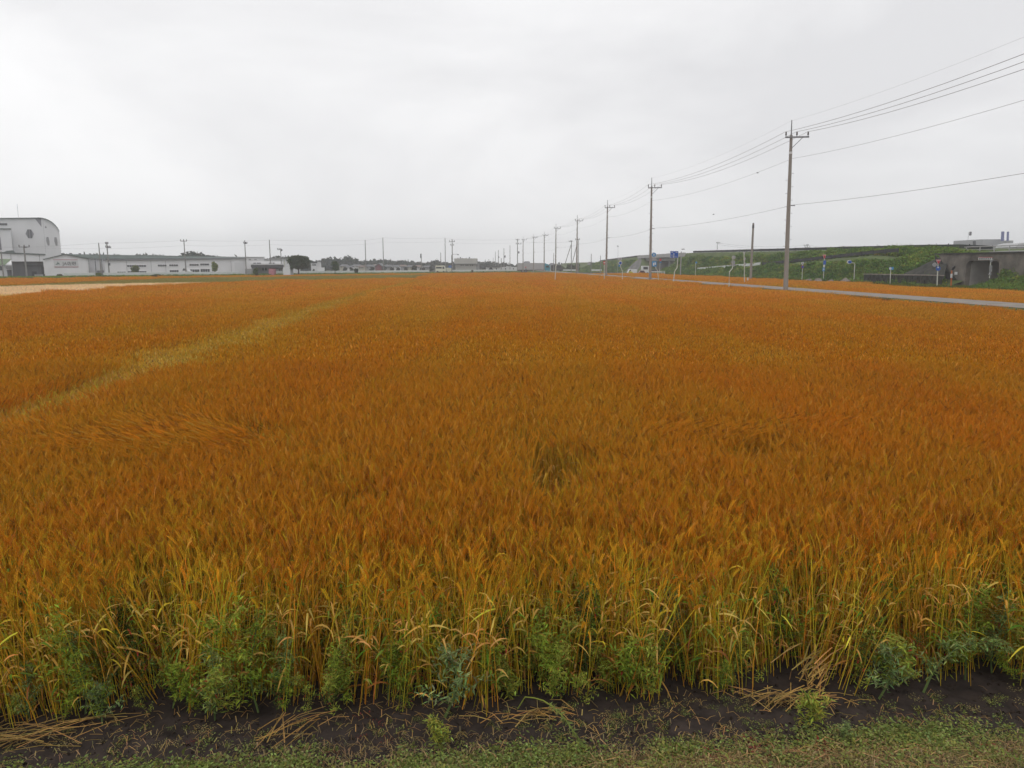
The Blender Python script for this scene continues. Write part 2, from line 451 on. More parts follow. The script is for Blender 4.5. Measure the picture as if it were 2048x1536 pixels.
embank('embankment_hill', 238, 345, e0=20, e1=14)
embank('embankment_hill', 372, 460, e0=12)

# turf and scrub on the slope
def tuft_mesh(k, n, r, h, col, sz):
    g = np.random.default_rng(100 + k)
    lob = [(g.normal() * r * 0.4, g.normal() * r * 0.4, h * 0.35, r, r, h * 0.6) for _ in range(3)]
    s = leafball(lob, n, sz, col, 0.28, 0.4, g)
    m = 40
    a = g.random(m) * 6.28; b = np.stack([np.cos(a) * r * g.random(m), np.sin(a) * r * g.random(m), np.zeros(m)], -1)
    tip = b + np.stack([g.normal(size=m) * 0.12, g.normal(size=m) * 0.12, h * (0.7 + 0.6 * g.random(m))], -1)
    wv = np.stack([np.cos(a + 1), np.sin(a + 1), 0 * a], -1) * 0.03
    s.tri(b - wv, b + wv, tip, jit(np.array(col) * [1.2, 1.1, 1], m, 0.2, g))
    return s.mesh('tuft', V_bank)
TUFTS = [tuft_mesh(0, 160, 0.45, 0.40, (0.170, 0.270, 0.060), 0.10), tuft_mesh(1, 160, 0.5, 0.5, (0.140, 0.240, 0.060), 0.11),
         tuft_mesh(2, 170, 0.5, 0.45, (0.230, 0.270, 0.060), 0.10), tuft_mesh(3, 220, 0.7, 0.8, (0.105, 0.185, 0.050), 0.13),
         tuft_mesh(4, 160, 0.5, 0.35, (0.27, 0.26, 0.08), 0.10)]
pts, rot, scl, idx = [], [], [], []
gb = np.random.default_rng(77)
def in_cut(u, y):
    if T0 - 0.3 < y < T1 + 0.3: return True
    if T1 <= y < 92 and u > 52.0 and (y - T1) * 0.62 < (u - 52.4) * 1.0 + 0.5 and y < 89: return True
    if 97 < y < 190 and 55.5 < u < 58.3: return True
    if u > 59.9 and y > 88: return True
    if 209 < y < 257 or 338 < y < 378: return True
    return False
for _ in range(22000):
    y = 62 + (gb.random() ** 1.5) * 290; u = 51.6 + gb.random() * 9.4
    if in_cut(u, y): continue
    k = int(gb.choice(5, p=[0.34, 0.28, 0.18, 0.12, 0.08]))
    s_ = 0.55 + 0.6 * gb.random()
    if u > 60: s_ *= 0.5
    pts.append((UX(u, y), y, bankz(u, y) - 0.05)); rot.append((0, 0, gb.random() * 6.28)); scl.append(s_ * (1 + y / 400)); idx.append(k)
# the mound of grass right of the underpass
for _ in range(1500):
    px = 1945 + gb.random() * 130; y = 67 + gb.random() * 9
    X = (px - 1024) / 1500 * y; u = X - RW * y
    if u < 48 or u > 60: continue
    pts.append((X, y, max(0, bankz(u, y)) - 0.05)); rot.append((0, 0, gb.random() * 6.28)); scl.append(0.5 + 0.5 * gb.random()); idx.append(int(gb.choice([0, 1, 2, 3])))
instancer('slope_grass', pts, rot, scl, idx, TUFTS, 'rough green grass and scrub covering the highway embankment slope', 'grass')
# weeds at the foot of the slope, yellow green
pts, rot, scl, idx = [], [], [], []
for _ in range(2600):
    y = 58 + (gb.random() ** 1.3) * 150; u = 46.5 + gb.random() * 6
    pts.append((UX(u, y), y, -0.05)); rot.append((0, 0, gb.random() * 6.28)); scl.append(0.6 + 0.5 * gb.random()); idx.append(int(gb.choice(3)))
VG = [tuft_mesh(10, 120, 0.5, 0.4, (0.13, 0.15, 0.03), 0.09), tuft_mesh(11, 120, 0.5, 0.5, (0.09, 0.13, 0.03), 0.09), tuft_mesh(12, 120, 0.5, 0.3, (0.16, 0.14, 0.05), 0.09)]
instancer('foot_weeds', pts, rot, scl, idx, VG, 'yellow green weeds along the foot of the embankment', 'weeds')

# pale boulders and rubble at the foot of the slope
def boulder(label, px, py, wpx, hpx, Y):
    c0 = P(px, py, Y); r = wpx / 2 / 1500 * Y; h = hpx / 1500 * Y
    g = np.random.default_rng(int(px)); n, m_ = 10, 5; vs = []; fs = []
    for i in range(m_):
        t = i / (m_ - 1) * math.pi / 2
        for j in range(n):
            a = 2 * math.pi * j / n; k = 1 + 0.16 * g.normal()
            vs.append((c0.x + r * math.cos(t) * math.cos(a) * k, c0.y + r * 0.8 * math.cos(t) * math.sin(a) * k, -0.1 + (h + 0.1) * math.sin(t) * (1 + 0.1 * g.normal())))
    for i in range(m_ - 1):
        for j in range(n): fs.append((i * n + j, i * n + (j + 1) % n, (i + 1) * n + (j + 1) % n, (i + 1) * n + j))
    fs.append(tuple((m_ - 1) * n + j for j in range(n)))
    o = MB().add(vs, fs).build('stone_slab', M_stone); tag(o, label, 'rock', 'pale stones at the foot of the embankment')
for a in [('pale stone heap left of the tall brown pole behind the second field', 1478, 555, 22, 9, 112),
          ('low pale stone left of the round sign post at the slope foot', 1566, 558, 14, 7, 106),
          ('pale stone between round sign post and red triangle sign', 1618, 562, 16, 9, 104),
          ('wide pale stone behind the red triangle sign post', 1637, 563, 24, 10, 103),
          ('pale stone right of the red triangle sign post', 1662, 564, 16, 8, 102),
          ('wide pale stone left of the hooked blue disc sign', 1690, 565, 24, 11, 100),
          ('last pale stone right of the hooked blue disc sign', 1732, 567, 22, 9, 98)]: boulder(*a)

# dark fence along the crest, light railing over the underpass, fence up the side ramp
def run_fence(name, label, cat, f, ys, h, m, thick=0.08, post=4.0, rails=None, mp_=None):
    o0 = f(ys[0]); t = thing(name, label, cat, o0)
    if rails is None:
        vs, fs = [], []
        for k, y in enumerate(ys):
            p = f(y); vs += [(p.x, p.y, p.z + 0.08), (p.x, p.y, p.z + h), (p.x + thick, p.y, p.z + h), (p.x + thick, p.y, p.z + 0.08)]
            if k:
                b = 4 * k
                for i in range(4): fs.append((b - 4 + i, b - 4 + (i + 1) % 4, b + (i + 1) % 4, b + i))
        fs.append((0, 3, 2, 1)); b = 4 * (len(ys) - 1); fs.append((b, b + 1, b + 2, b + 3))
        MB().add(vs, fs).build('panel', m, t)
    else:
        for zr, rr in rails:
            MB().path([f(y) + Vector((0, 0, zr)) for y in ys], rr, 5).build('rail', m, t)
    y = ys[0]; n = 0; proto = None
    while y <= ys[-1] and n < 60:
        p = f(y)
        if proto is None:
            proto = MB().box(p.x - 0.06, p.x + 0.04, p.y - 0.04, p.y + 0.04, p.z - 0.1, p.z + h + 0.06).build('post', mp_ or m, t)
            p0 = p
        else:
            q = proto.copy(); COL.objects.link(q); q.location = p - p0
        y += post; n += 1
    return t
def crest_pt(y): return Vector((UX(61.2, y), y, interp(y, CREST) - 0.05))
run_fence('crest_fence', 'dark fence along the embankment top between the two underpasses', 'fence', crest_pt, list(np.arange(88, 207, 6)), 0.55, M_fence)
run_fence('crest_fence', 'dark fence along the far embankment top left of the road bridge', 'fence', crest_pt, list(np.arange(262, 345, 7)), 0.6, M_fence, post=7)
def ramp_pt(y): return Vector((UX(57.2, y), y, interp(y, LEDGE) + 0.10))
run_fence('ramp_fence', 'dark fence climbing the slope beside the side ramp', 'fence', ramp_pt, list(np.arange(100, 146, 3)), 0.52, M_fence, post=3)
run_fence('ramp_guardrail', 'pale guardrail low on the slope leading to the dark ramp fence', 'guardrail', ramp_pt, list(np.arange(146, 188, 3)), 0.6, M_rail, thick=0.06)

# ------------------------------------------------------------------ box underpass through the embankment (right)
up = thing('box_underpass', 'stained concrete box underpass through the right end of the embankment', 'underpass', (UX(53.5, 79), 79, 0))
u0 = 54.2
def UV(u, y, z): return (UX(u, y), y, z)
TZ = 2.95
hw = MB()
Hh = 3.65
for (ya, yb, za, zb) in ((T0 - 3.2, T0 + 0.3, 0.0, Hh), (T1 - 0.3, T1 + 4.6, 0.0, Hh), (T0 + 0.3, T1 - 0.3, TZ, Hh)):
    if ya > 80: poly = [UV(u0, ya, za), UV(u0, yb - 3.4, za), UV(u0, yb, zb), UV(u0, ya, zb)]
    else: poly = [UV(u0, ya, za), UV(u0, yb, za), UV(u0, yb, zb), UV(u0, ya, zb)]
    hw.prism(poly, (0.5, 0, 0))
hw.build('headwall', M_tunnel, up)
inn = MB()
inn.prism([UV(u0 + .5, T1 - 0.3, 0), UV(90, T1 - 0.3, 0), UV(90, T1 - 0.3, TZ), UV(u0 + .5, T1 - 0.3, TZ)], (0, 0.25, 0))
inn.prism([UV(u0 + .5, T0 + 0.3, 0), UV(90, T0 + 0.3, 0), UV(90, T0 + 0.3, TZ), UV(u0 + .5, T0 + 0.3, TZ)], (0, -0.25, 0))
inn.build('side_wall', M_inside, up)
MB().prism([UV(u0 + .5, T0 + 0.05, TZ), UV(u0 + .5, T1 - 0.05, TZ), UV(90, T1 - 0.05, TZ), UV(90, T0 + 0.05, TZ)], (0, 0, 0.4)).build('ceiling_slab', M_tunnel, up)
# rounded opening corners
for (yc, s_) in ((T1 - 0.3, -1), (T0 + 0.3, 1)):
    MB().prism([UV(u0 + 0.02, yc, TZ), UV(u0 + 0.02, yc + s_ * 0.5, TZ), UV(u0 + 0.02, yc + s_ * 0.15, TZ - 0.15), UV(u0 + 0.02, yc, TZ - 0.5)], (0.46, 0, 0)).build('corner_haunch', M_tunnel, up)
MB().prism([UV(u0 - 0.15, T0 - 3.6, Hh), UV(u0 - 0.15, T1 + 5.2, Hh + 0.02), UV(62.5, T1 + 5.2, Hh + 0.08), UV(62.5, T0 - 3.6, Hh + 0.08)], (0, 0, 0.14)).build('coping_slab', M_wall_dk, up)
MB().prism([UV(46, T0 - 1, 0.0), UV(46, T1 + 0.3, 0.0), UV(92, T1 + 0.3, 0.0), UV(92, T0 - 1, 0.0)], (0, 0, 0.02)).build('underpass_road', M_asph, kind='structure')
# small white plate on the wall
MB().box(UX(u0, 83.3) - 0.05, UX(u0, 83.3) - 0.01, 83.0, 83.5, 1.45, 1.75).build('plate', M_swhite, up)
# stone pitched wing slope and the low block wall before it
MB().prism([UV(54.1, 87.0, 0.9), UV(54.1, 82.9, 0.9), UV(54.15, 87.2, 3.6)], (0.05, 0, 0)).build('wing_slope', M_wall_dk, up)
MB().prism([UV(52.6, 92.0, 1.0), UV(52.6, 83.0, 1.0), UV(55.0, 86.2, 3.5), UV(55.2, 87.6, 3.5)], (0.1, 0, 0.06)).build('wing_slope', M_wall_dk, up)
bw = thing('block_wall', 'low dark mossy stone block wall left of the box underpass', 'wall', tuple(UV(51.5, 86, 0)))
BW0, BW1 = 82.3, 97.5
core = MB().prism([UV(51.62, BW0, 0), UV(51.62, BW1, 0), UV(51.62, BW1, 1.25), UV(51.62, BW0, 1.32)], (0.5, 0, 0)).build('wall_core', M_wall_dk, bw)
MB().prism([UV(51.45, BW0 - 0.1, 1.33), UV(51.45, BW1, 1.30), UV(52.3, BW1, 1.30), UV(52.3, BW0 - 0.1, 1.33)], (0, 0, 0.1)).build('coping', M_stone, bw)
gbk = np.random.default_rng(8); proto = None
for r_ in range(3):
    y = BW0 + (0.4 if r_ % 2 else 0)
    while y < BW1 - 0.8:
        z = 0.02 + r_ * 0.43; d = 0.03 + 0.05 * gbk.random()
        if proto is None:
            proto = MB().box(UX(51.62, y) - 0.12, UX(51.62, y) + 0.05, y + 0.03, y + 0.86, z, z + 0.40).build('stone', M_wall_dk, bw); py0, pz0 = y, z
        else:
            q = proto.copy(); COL.objects.link(q); q.location = (UX(51.62, y) - UX(51.62, py0) - d + 0.05, y - py0, z - pz0)
        y += 0.9
# railing above the underpass
def rail_pt(y): return Vector((UX(60.6, y), y, Hh + 0.18))
run_fence('bridge_railing', 'light grey steel railing on the embankment over the box underpass', 'railing', rail_pt, list(np.arange(70, 93, 2.2)), 0.80, M_deck, rails=((0.15, 0.03), (0.45, 0.03), (0.8, 0.055)), post=2.4, mp_=M_deck)
kb = tag(MB().prism([UV(60.9, 69, Hh + 0.1), UV(60.9, 92, Hh + 0.1), UV(60.9, 92, Hh + 0.42), UV(60.9, 69, Hh + 0.42)], (0.2, 0, 0)).build('parapet_kerb', M_rail), 'white parapet kerb under the light railing above the box underpass', 'kerb')

# ------------------------------------------------------------------ road bridge over the lane (middle)
br = thing('road_bridge', 'grey concrete highway bridge over the lane behind the second utility pole', 'bridge', (UX(62, 232), 232, 0))
Hb = 5.65
MB().prism([UV(60.2, 207, Hb - 0.9), UV(60.2, 262, Hb - 0.9), UV(60.2, 262, Hb + 0.1), UV(60.2, 207, Hb + 0.2)], (0.5, 0, 0)).build('parapet', M_deck, br)
MB().prism([UV(60.7, 208, Hb - 0.95), UV(60.7, 260, Hb - 0.95), UV(84, 260, Hb - 0.95), UV(84, 208, Hb - 0.95)], (0, 0, 0.5)).build('deck_slab', M_tunnel, br)
for uu in (61.2, 64.5):
    MB().prism([UV(uu, 210, Hb - 1.9), UV(uu, 258, Hb - 1.9), UV(uu, 258, Hb - 1.0), UV(uu, 210, Hb - 1.0)], (0.5, 0, 0)).build('girder', M_greyw, br)
for yy in (226, 242):
    MB().prism([UV(61.5, yy, 0), UV(75, yy, 0), UV(75, yy, Hb - 1.9), UV(61.5, yy, Hb - 1.9)], (0, 0.9, 0)).build('pier', M_greyw, br)
MB().prism([UV(54.5, 256, 0.05), UV(60.4, 240, 0.05), UV(60.4, 258, Hb - 1.0), UV(59.6, 258, Hb - 1.0)], (0.2, -0.35, 0.15)).build('abutment_slope', M_abut, br)
MB().prism([UV(62.0, 237, 0.0), UV(84, 237, 0.0), UV(84, 258, Hb - 1.0), UV(62.0, 258, Hb - 1.0)], (0, -0.3, 0.1)).build('abutment_slope', M_abut, br)
tag(MB().prism([UV(57, 352, 0.05), UV(62, 346, 0.05), UV(62, 366, 3.9), UV(60.5, 366, 3.9)], (0.3, -0.4, 0.1)).build('concrete_slope', M_abut), 'grey concrete slope paving of the far underpass left of the third pole', 'slope paving')

# ------------------------------------------------------------------ far woods and hills
PROF = [(-60, 505, 300), (60, 505, 300), (130, 506, 300), (160, 509, 300), (185, 507, 300), (215, 511, 300), (232, 508, 300), (250, 511, 300), (275, 513, 300), (295, 508, 310), (320, 509, 310), (345, 514, 310),
        (365, 511, 320), (380, 506, 320), (395, 503, 320), (410, 511, 320), (425, 510, 330), (440, 513, 330), (470, 517, 330), (520, 519, 330), (545, 515, 330), (570, 512, 330), (600, 516, 330), (628, 522, 360),
        (645, 516, 380), (660, 512, 380), (672, 515, 380), (682, 518, 380), (690, 511, 380), (697, 509, 380), (707, 514, 380), (718, 519, 390), (730, 522, 400), (745, 519, 420), (765, 520, 420), (780, 517, 430),
        (795, 522, 430), (808, 520, 430), (820, 519, 430), (835, 524, 430), (850, 525, 430), (862, 521, 430), (870, 519, 430), (885, 524, 430), (900, 525, 430), (930, 523, 450), (957, 522, 450), (968, 523, 450), (975, 520, 450), (983, 525, 450),
        (995, 524, 460), (1008, 521, 460), (1020, 527, 460), (1035, 530, 460), (1060, 530, 480), (1090, 530, 480), (1112, 528, 480), (1135, 529, 480), (1160, 528, 480), (1190, 530, 500), (1230, 530, 500)]
lob = []; gw = np.random.default_rng(21)
for k in range(len(PROF) - 1):
    (a, ya, da), (b, yb, db) = PROF[k], PROF[k + 1]
    n = max(1, int((b - a) / 5))
    for i in range(n):
        t = (i + gw.random() * 0.5) / n; px = a + (b - a) * t; py = ya + (yb - ya) * t; D = da + (db - da) * t + gw.normal() * 6
        top = P(px, py + gw.random() * 2.0 + 0.5, D); h = max(top.z, 1.0); r = 1.6 + 1.2 * gw.random()
        lob.append((top.x, D, h - r, r * 1.1, r * 1.5, r))
        for q in range(2):
            lob.append((top.x + gw.normal() * 1.5, D - 2 - 3 * gw.random(), (h - r) * gw.random(), r * 1.5, r * 1.5, r * 1.2))
s = leafball(lob, 62000, 0.85, (0.042, 0.054, 0.042), 0.22, 0.25, gw)
o = s.build('distant_woods', V_tree, kind='stuff'); tag(o, 'low dark wooded hills and tree belt along the horizon behind the buildings', 'woods')
# dark core so that no sky shows low through the belt
core = MB()
for k in range(len(PROF) - 1):
    (a, ya, da), (b, yb, db) = PROF[k], PROF[k + 1]
    A, B = P(a, ya + 5, da + 8), P(b, yb + 5, db + 8)
    if A.z > 0.4 and B.z > 0.4:
        core.add([(A.x, A.y, 0), (B.x, B.y, 0), (B.x, B.y, B.z), (A.x, A.y, A.z), (A.x, A.y + 30, 0), (B.x, B.y + 30, 0)], [(0, 1, 2, 3), (3, 2, 5, 4)])
core.build('wooded_hill', mat('dark_wood_floor', (0.026, 0.034, 0.024), 0.95, 0.4, 0.3, 0.5), kind='structure')

# ------------------------------------------------------------------ buildings
FRAME = [0.0, None]        # heading of the building being drawn and its root
def X_at(px, Y, py=535):
    if FRAME[1] is not None: return Y * math.tan(math.atan((px - 1024) / FPX / 1.0124) - FRAME[0])
    return P(px, py, Y).x
def Z_at(py, Y, px=1024): return P(px, py, Y * math.cos(FRAME[0]) if FRAME[1] is not None else Y).z
def end_frame():
    a, t = FRAME
    if t is not None:
        x, y = t.location.x, t.location.y
        t.location = (x * math.cos(a) + y * math.sin(a), -x * math.sin(a) + y * math.cos(a), 0); t.rotation_euler = (0, 0, -a)
    FRAME[0] = 0.0; FRAME[1] = None
def pbox(mb, a, b, yt, yb, Y, depth, off=0.0):
    """box whose front face at distance Y spans px a..b and rows yt..yb"""
    z1 = Z_at(yt, Y); z0 = 0.0 if yb is None else Z_at(yb, Y)
    return mb.box(X_at(a, Y), X_at(b, Y), Y - off, Y - off + depth, z0, z1)
def part(parent, name, m, a, b, yt, yb, Y, depth, off=0.0):
    return pbox(MB(), a, b, yt, yb, Y, depth, off).build(name, m, parent)
def window(parent, a, b, yt, yb, Y, n=4, rows=1, fm=None, gm_=None):
    w_ = part(parent, 'window', fm or M_white, a - 0.4, b + 0.4, yt - 0.4, yb + 0.4, Y, 0.12, 0.10)
    x0, x1 = X_at(a, Y), X_at(b, Y); z1, z0 = Z_at(yt, Y), Z_at(yb, Y)
    for i in range(n):
        for j in range(rows):
            wx = (x1 - x0) / n; hz = (z1 - z0) / rows
            MB().box(x0 + i * wx + 0.06 * wx, x0 + (i + 1) * wx - 0.06 * wx, Y - 0.13, Y - 0.11, z0 + j * hz + 0.04 * hz, z0 + (j + 1) * hz - 0.04 * hz).build('pane', gm_ or M_glass, w_)
    return w_
def bldg(name, label, px, Y, cat='building', group=None):
    end_frame()
    if px > 640: return thing(name, label, cat, (X_at(px, Y), Y, 0), group)
    t = thing(name, label, cat, (0, Y, 0), group); FRAME[0] = math.atan((px - 1024) / FPX / 1.0124); FRAME[1] = t
    return t

# 1 tall hall with the curved roof
Y1 = 281
t = bldg('grain_hall', 'tall white grain hall with curved roof edge at the far left', 30, Y1)
def hall_top():
    pts = [(-90, 439.5), (0, 436.8), (60, 434.6), (88, 433.4)]
    for k in range(1, 9):
        a = k / 8 * 1.0; pts.append((88 + 37 * math.sin(a * 1.22) / math.sin(1.22), 433.4 + 26.5 * (1 - math.cos(a * 1.22)) / (1 - math.cos(1.22))))
    return pts
HT = hall_top()
poly = [(X_at(a, Y1), Y1, Z_at(b + 1.5, Y1)) for a, b in HT]
poly = [(X_at(-90, Y1), Y1, 0)] + poly + [(X_at(125, Y1), Y1, 0)]
SK = (0, 24, 0)
MB().prism(poly[::-1], SK).build('wall', M_white2, t)
rf = MB()
for k in range(len(HT) - 1):
    (a, b), (c_, d) = HT[k], HT[k + 1]
    rf.prism([(X_at(a, Y1), Y1 - 0.5, Z_at(b + 1.6, Y1)), (X_at(c_, Y1), Y1 - 0.5, Z_at(d + 1.6, Y1)), (X_at(c_ + 0.4, Y1), Y1 - 0.5, Z_at(d, Y1)), (X_at(a, Y1), Y1 - 0.5, Z_at(b, Y1))], SK)
rf.build('roof', M_roofg, t)
MB().prism([(X_at(a, Y1), Y1 - 0.05, Z_at(b, Y1)) for a, b in ((79, 436), (91, 435), (90.5, 452.5))][::-1], (0, 0.1, 0)).build('gusset_panel', M_vent, t)
MB().prism([(X_at(a, Y1), Y1 - 0.05, Z_at(b, Y1)) for a, b in ((96.5, 454.5), (101, 454.5), (99, 449.5))], (0, 0.1, 0)).build('emblem', M_vent, t)
hexw = MB().prism([(X_at(a, Y1), Y1 - 0.08, Z_at(b, Y1)) for a, b in ((62, 476), (69.5, 476), (74, 467), (69, 458), (62, 458), (57.3, 467))], (0, 0.1, 0)).build('window', M_vent, t)
for a, b in ((61.5, 64.5), (66.8, 69.8)): pbox(MB(), a, b, 458.5, 475.5, Y1, 0.05, 0.14).build('louvre', M_dark, hexw)
for a in (97.3, 113.2):
    wv = MB().prism([(X_at(q, Y1), Y1 - 0.08, Z_at(b, Y1)) for q, b in ((a + 2, 490), (a + 5.5, 490), (a + 6, 481), (a + 5, 473), (a + 1, 473), (a, 481))], (0, 0.1, 0)).build('window', M_vent, t)
    pbox(MB(), a + 2.4, a + 4.4, 474.5, 488.5, Y1, 0.05, 0.14).build('louvre', M_greyw, wv)
window(t, -8, 22.5, 447, 450.8, Y1, 6, 1, M_vent)
for a in (12, 30, 94):   # panel joints
    part(t, 'panel_joint', M_greyw, a, a + 0.35, 455 if a < 90 else 440, 505, Y1, 0.03, 0.04)
MB().bar((X_at(47, Y1), Y1 + 8, Z_at(436, Y1)), (X_at(47, Y1), Y1 + 8, Z_at(404, Y1)), 0.05).build('aerial', M_wire2, t)

Y2 = 268
t = bldg('hall_annex', 'white annex with grey eave against the left side of the grain hall', 0, Y2)
part(t, 'wall', M_white2, -90, 28.5, 458, None, Y2, 11.5)
MB().prism([(X_at(-90, Y2), Y2 - 0.4, Z_at(461, Y2)), (X_at(29.5, Y2), Y2 - 0.4, Z_at(457.6, Y2)), (X_at(29.5, Y2), Y2 - 0.4, Z_at(456, Y2)), (X_at(-90, Y2), Y2 - 0.4, Z_at(459, Y2))], (0, 12, 0)).build('roof', M_roofg, t)
wv = MB().prism([(X_at(a, Y2), Y2 - 0.08, Z_at(b, Y2)) for a, b in ((-4, 500), (7, 500), (6.5, 476), (4, 467), (1, 466), (-4, 475))], (0, 0.1, 0)).build('window', M_vent, t)
for a in (0, 3.5): pbox(MB(), a, a + 1.6, 470, 498, Y2, 0.05, 0.14).build('louvre', M_dark, wv)

Y3 = 244
t = bldg('mid_shed', 'long white shed with grey green eave in front of the grain hall', 50, Y3)
part(t, 'wall', M_white, -70, 92, 508, None, Y3, 14)
MB().prism([(X_at(-70, Y3), Y3 - 0.4, Z_at(507, Y3)), (X_at(0, Y3), Y3 - 0.4, Z_at(506, Y3)), (X_at(93, Y3), Y3 - 0.4, Z_at(510, Y3)), (X_at(93, Y3), Y3 - 0.4, Z_at(507.6, Y3)), (X_at(30, Y3), Y3 - 0.4, Z_at(505.3, Y3)), (X_at(0, Y3), Y3 - 0.4, Z_at(504, Y3)), (X_at(-70, Y3), Y3 - 0.4, Z_at(504, Y3))], (0, 15, 0)).build('roof', M_roofg, t)
MB().prism([(X_at(a, Y3), Y3 + 3, Z_at(b, Y3)) for a, b in ((8, 505), (33, 505), (29, 500.5), (16, 501.5))], (0, 4, 0)).build('roof_lantern', M_roofg, t)
for a in (23.2, 52, 80): part(t, 'downpipe', M_greyw, a, a + 0.8, 508, None, Y3, 0.15, 0.12)

Y4 = 200
t = bldg('green_roof_house', 'small white house with moss green roof at the left picture edge', 6, Y4, 'house')
part(t, 'wall', M_white, -40, 23.5, 529, None, Y4, 7)
MB().prism([(X_at(-46, Y4), Y4 - 0.6, Z_at(530.5, Y4)), (X_at(10, Y4), Y4 - 0.6, Z_at(530, Y4)), (X_at(24, Y4), Y4 + 2.6, Z_at(518.5, Y4)), (X_at(-46, Y4), Y4 + 2.6, Z_at(518.5, Y4))], (0, 0.25, 0.1)).build('roof', M_roofgreen, t)
MB().prism([(X_at(23.5, Y4), Y4, Z_at(529, Y4)), (X_at(12, Y4), Y4 + .02, Z_at(529, Y4)), (X_at(24, Y4), Y4 + 2.6, Z_at(519.5, Y4))], (0, 0.3, 0)).build('gable', M_white, t)
part(t, 'shutter', M_greyw, 11.5, 23, 531, 537, Y4, 0.3, 0.35); part(t, 'canopy', M_darker, 12.5, 22, 540.2, 541.6, Y4, 0.9, 0.9)
part(t, 'door', M_vent, 13, 22, 542, 552, Y4, 0.1, 0.1)
window(t, -6, 4, 532, 541, Y4, 2)

Y5 = 188
t = bldg('dark_barn', 'dark grey corrugated barn between the green roof house and gabled warehouse', 55, Y5, 'barn')
part(t, 'wall', M_dark, 24.5, 87, 524, None, Y5, 12)
for k in range(31):
    a = 25 + k * 2.0
    if k % 2 == 0: part(t, 'corrugation', M_dark, a, a + 0.9, 525.5, 552 - (k % 4), Y5, 0.05, 0.06)
part(t, 'roof', M_dark, 24, 86.5, 522.9, 524.2, Y5, 13, 0.4)
part(t, 'door_track', M_black, 47, 86.5, 530.8, 532.4, Y5, 0.2, 0.22)
part(t, 'door', M_darker, 62, 72, 543, 553, Y5, 0.1, 0.13); part(t, 'opening', M_darker, 82, 87.3, 533, 554, Y5, 0.06, 0.09)
part(t, 'sheet_stack', M_greyw, 67, 84, 549, 556, Y5, 1.0, 1.2)
part(t, 'fence_board', M_vent, 26, 44, 553.5, 557.5, Y5, 0.1, 1.6)
end_frame()
tag(part(None, 'white_tank', M_swhite, 12, 25.5, 557.3, 559, 150, 0.8), 'low white trough lying before the green roof house', 'trough')

Y6 = 212
t = bldg('sign_warehouse', 'white gabled warehouse with company signboard between two red lines', 132, Y6, 'warehouse')
gp = [(88.5, 519.3), (131, 509), (177.5, 518)]
poly = [(X_at(88.5, Y6), Y6, 0), (X_at(177.5, Y6), Y6, 0)] + [(X_at(a, Y6), Y6, Z_at(b, Y6)) for a, b in gp[::-1]]
MB().prism(poly, (0, 16, 0)).build('wall', M_white, t)
rf = MB()
for (a, b), (c_, d) in ((gp[0], gp[1]), (gp[1], gp[2])):
    rf.prism([(X_at(a - 1.5 * (a < 100), Y6), Y6 - 0.4, Z_at(b + .3 * (a < 100), Y6)), (X_at(c_, Y6), Y6 - 0.4, Z_at(d, Y6)), (X_at(c_, Y6), Y6 - 0.4, Z_at(d - 1.2, Y6)), (X_at(a - 1.5 * (a < 100), Y6), Y6 - 0.4, Z_at(b - 1, Y6))], (0, 17, 0))
rf.build('roof', M_roofg, t)
part(t, 'plinth', M_greyw, 89, 177, 551.3, None, Y6, 0.2, 0.15)
sb = part(t, 'signboard', M_swhite, 108, 157, 521.3, 533, Y6, 0.08, 0.1)
part(t, 'stripe', M_pink, 107.5, 156, 519.0, 520.1, Y6, 0.08, 0.1); part(t, 'stripe', M_pink, 108.5, 157, 533.4, 534.5, Y6, 0.08, 0.1)
zc = Z_at(527.6, Y6); lt = lettering('JA佐野', 0.98, M_sign_txt, (X_at(139.3, Y6), Y6 - 0.13, zc), t)
tri_ = MB()
for (a, b, c_) in (((110.5, 529.5), (115.5, 529.5), (115, 526)), ((113.8, 528), (118, 529.2), (116, 522.5)), ((117.4, 524.5), (117, 528.2), (121, 529.2))):
    tri_.prism([(X_at(q[0], Y6), Y6 - 0.13, Z_at(q[1], Y6)) for q in (a, b, c_)], (0, 0.02, 0))
tri_.build('logo', mat('logo_grey_green', (0.16, 0.22, 0.20), 0.6, 0.1, 3), t)
part(t, 'downpipe', M_greyw, 177.2, 178.2, 518, 553, Y6, 0.2, 0.2)

Y7 = 229
t = bldg('roofed_yard', 'white wall bay under a long grey green ridge roof right of the signed gable', 195, Y7, 'warehouse')
part(t, 'wall', M_white, 176, 212, 517.5, None, Y7, 10)
MB().prism([(X_at(133, Y7), Y7 - 0.5, Z_at(509.6, Y7)), (X_at(185, Y7), Y7 - 1.0, Z_at(517.8, Y7)), (X_at(500, Y7), Y7 - 0.5, Z_at(515.2, Y7)), (X_at(500, Y7), Y7 + 8, Z_at(512.8, Y7)), (X_at(190, Y7), Y7 + 8, Z_at(510.0, Y7))], (0, 0.1, 0.15)).build('roof', M_roofg, t)
for a in (142, 161, 182): part(t, 'roof_vent', M_vent, a - 2.6, a + 2.4, 505.5 + (a - 142) * 0.02, 511, Y7, 1.2, -6)
for a in (190.4, 203): part(t, 'column', M_dark, a, a + 1.3, 518, 546, Y7, 0.3, 2.0)
part(t, 'cabinet', M_vent, 193, 207, 541, None, Y7, 2.0, 3.2)

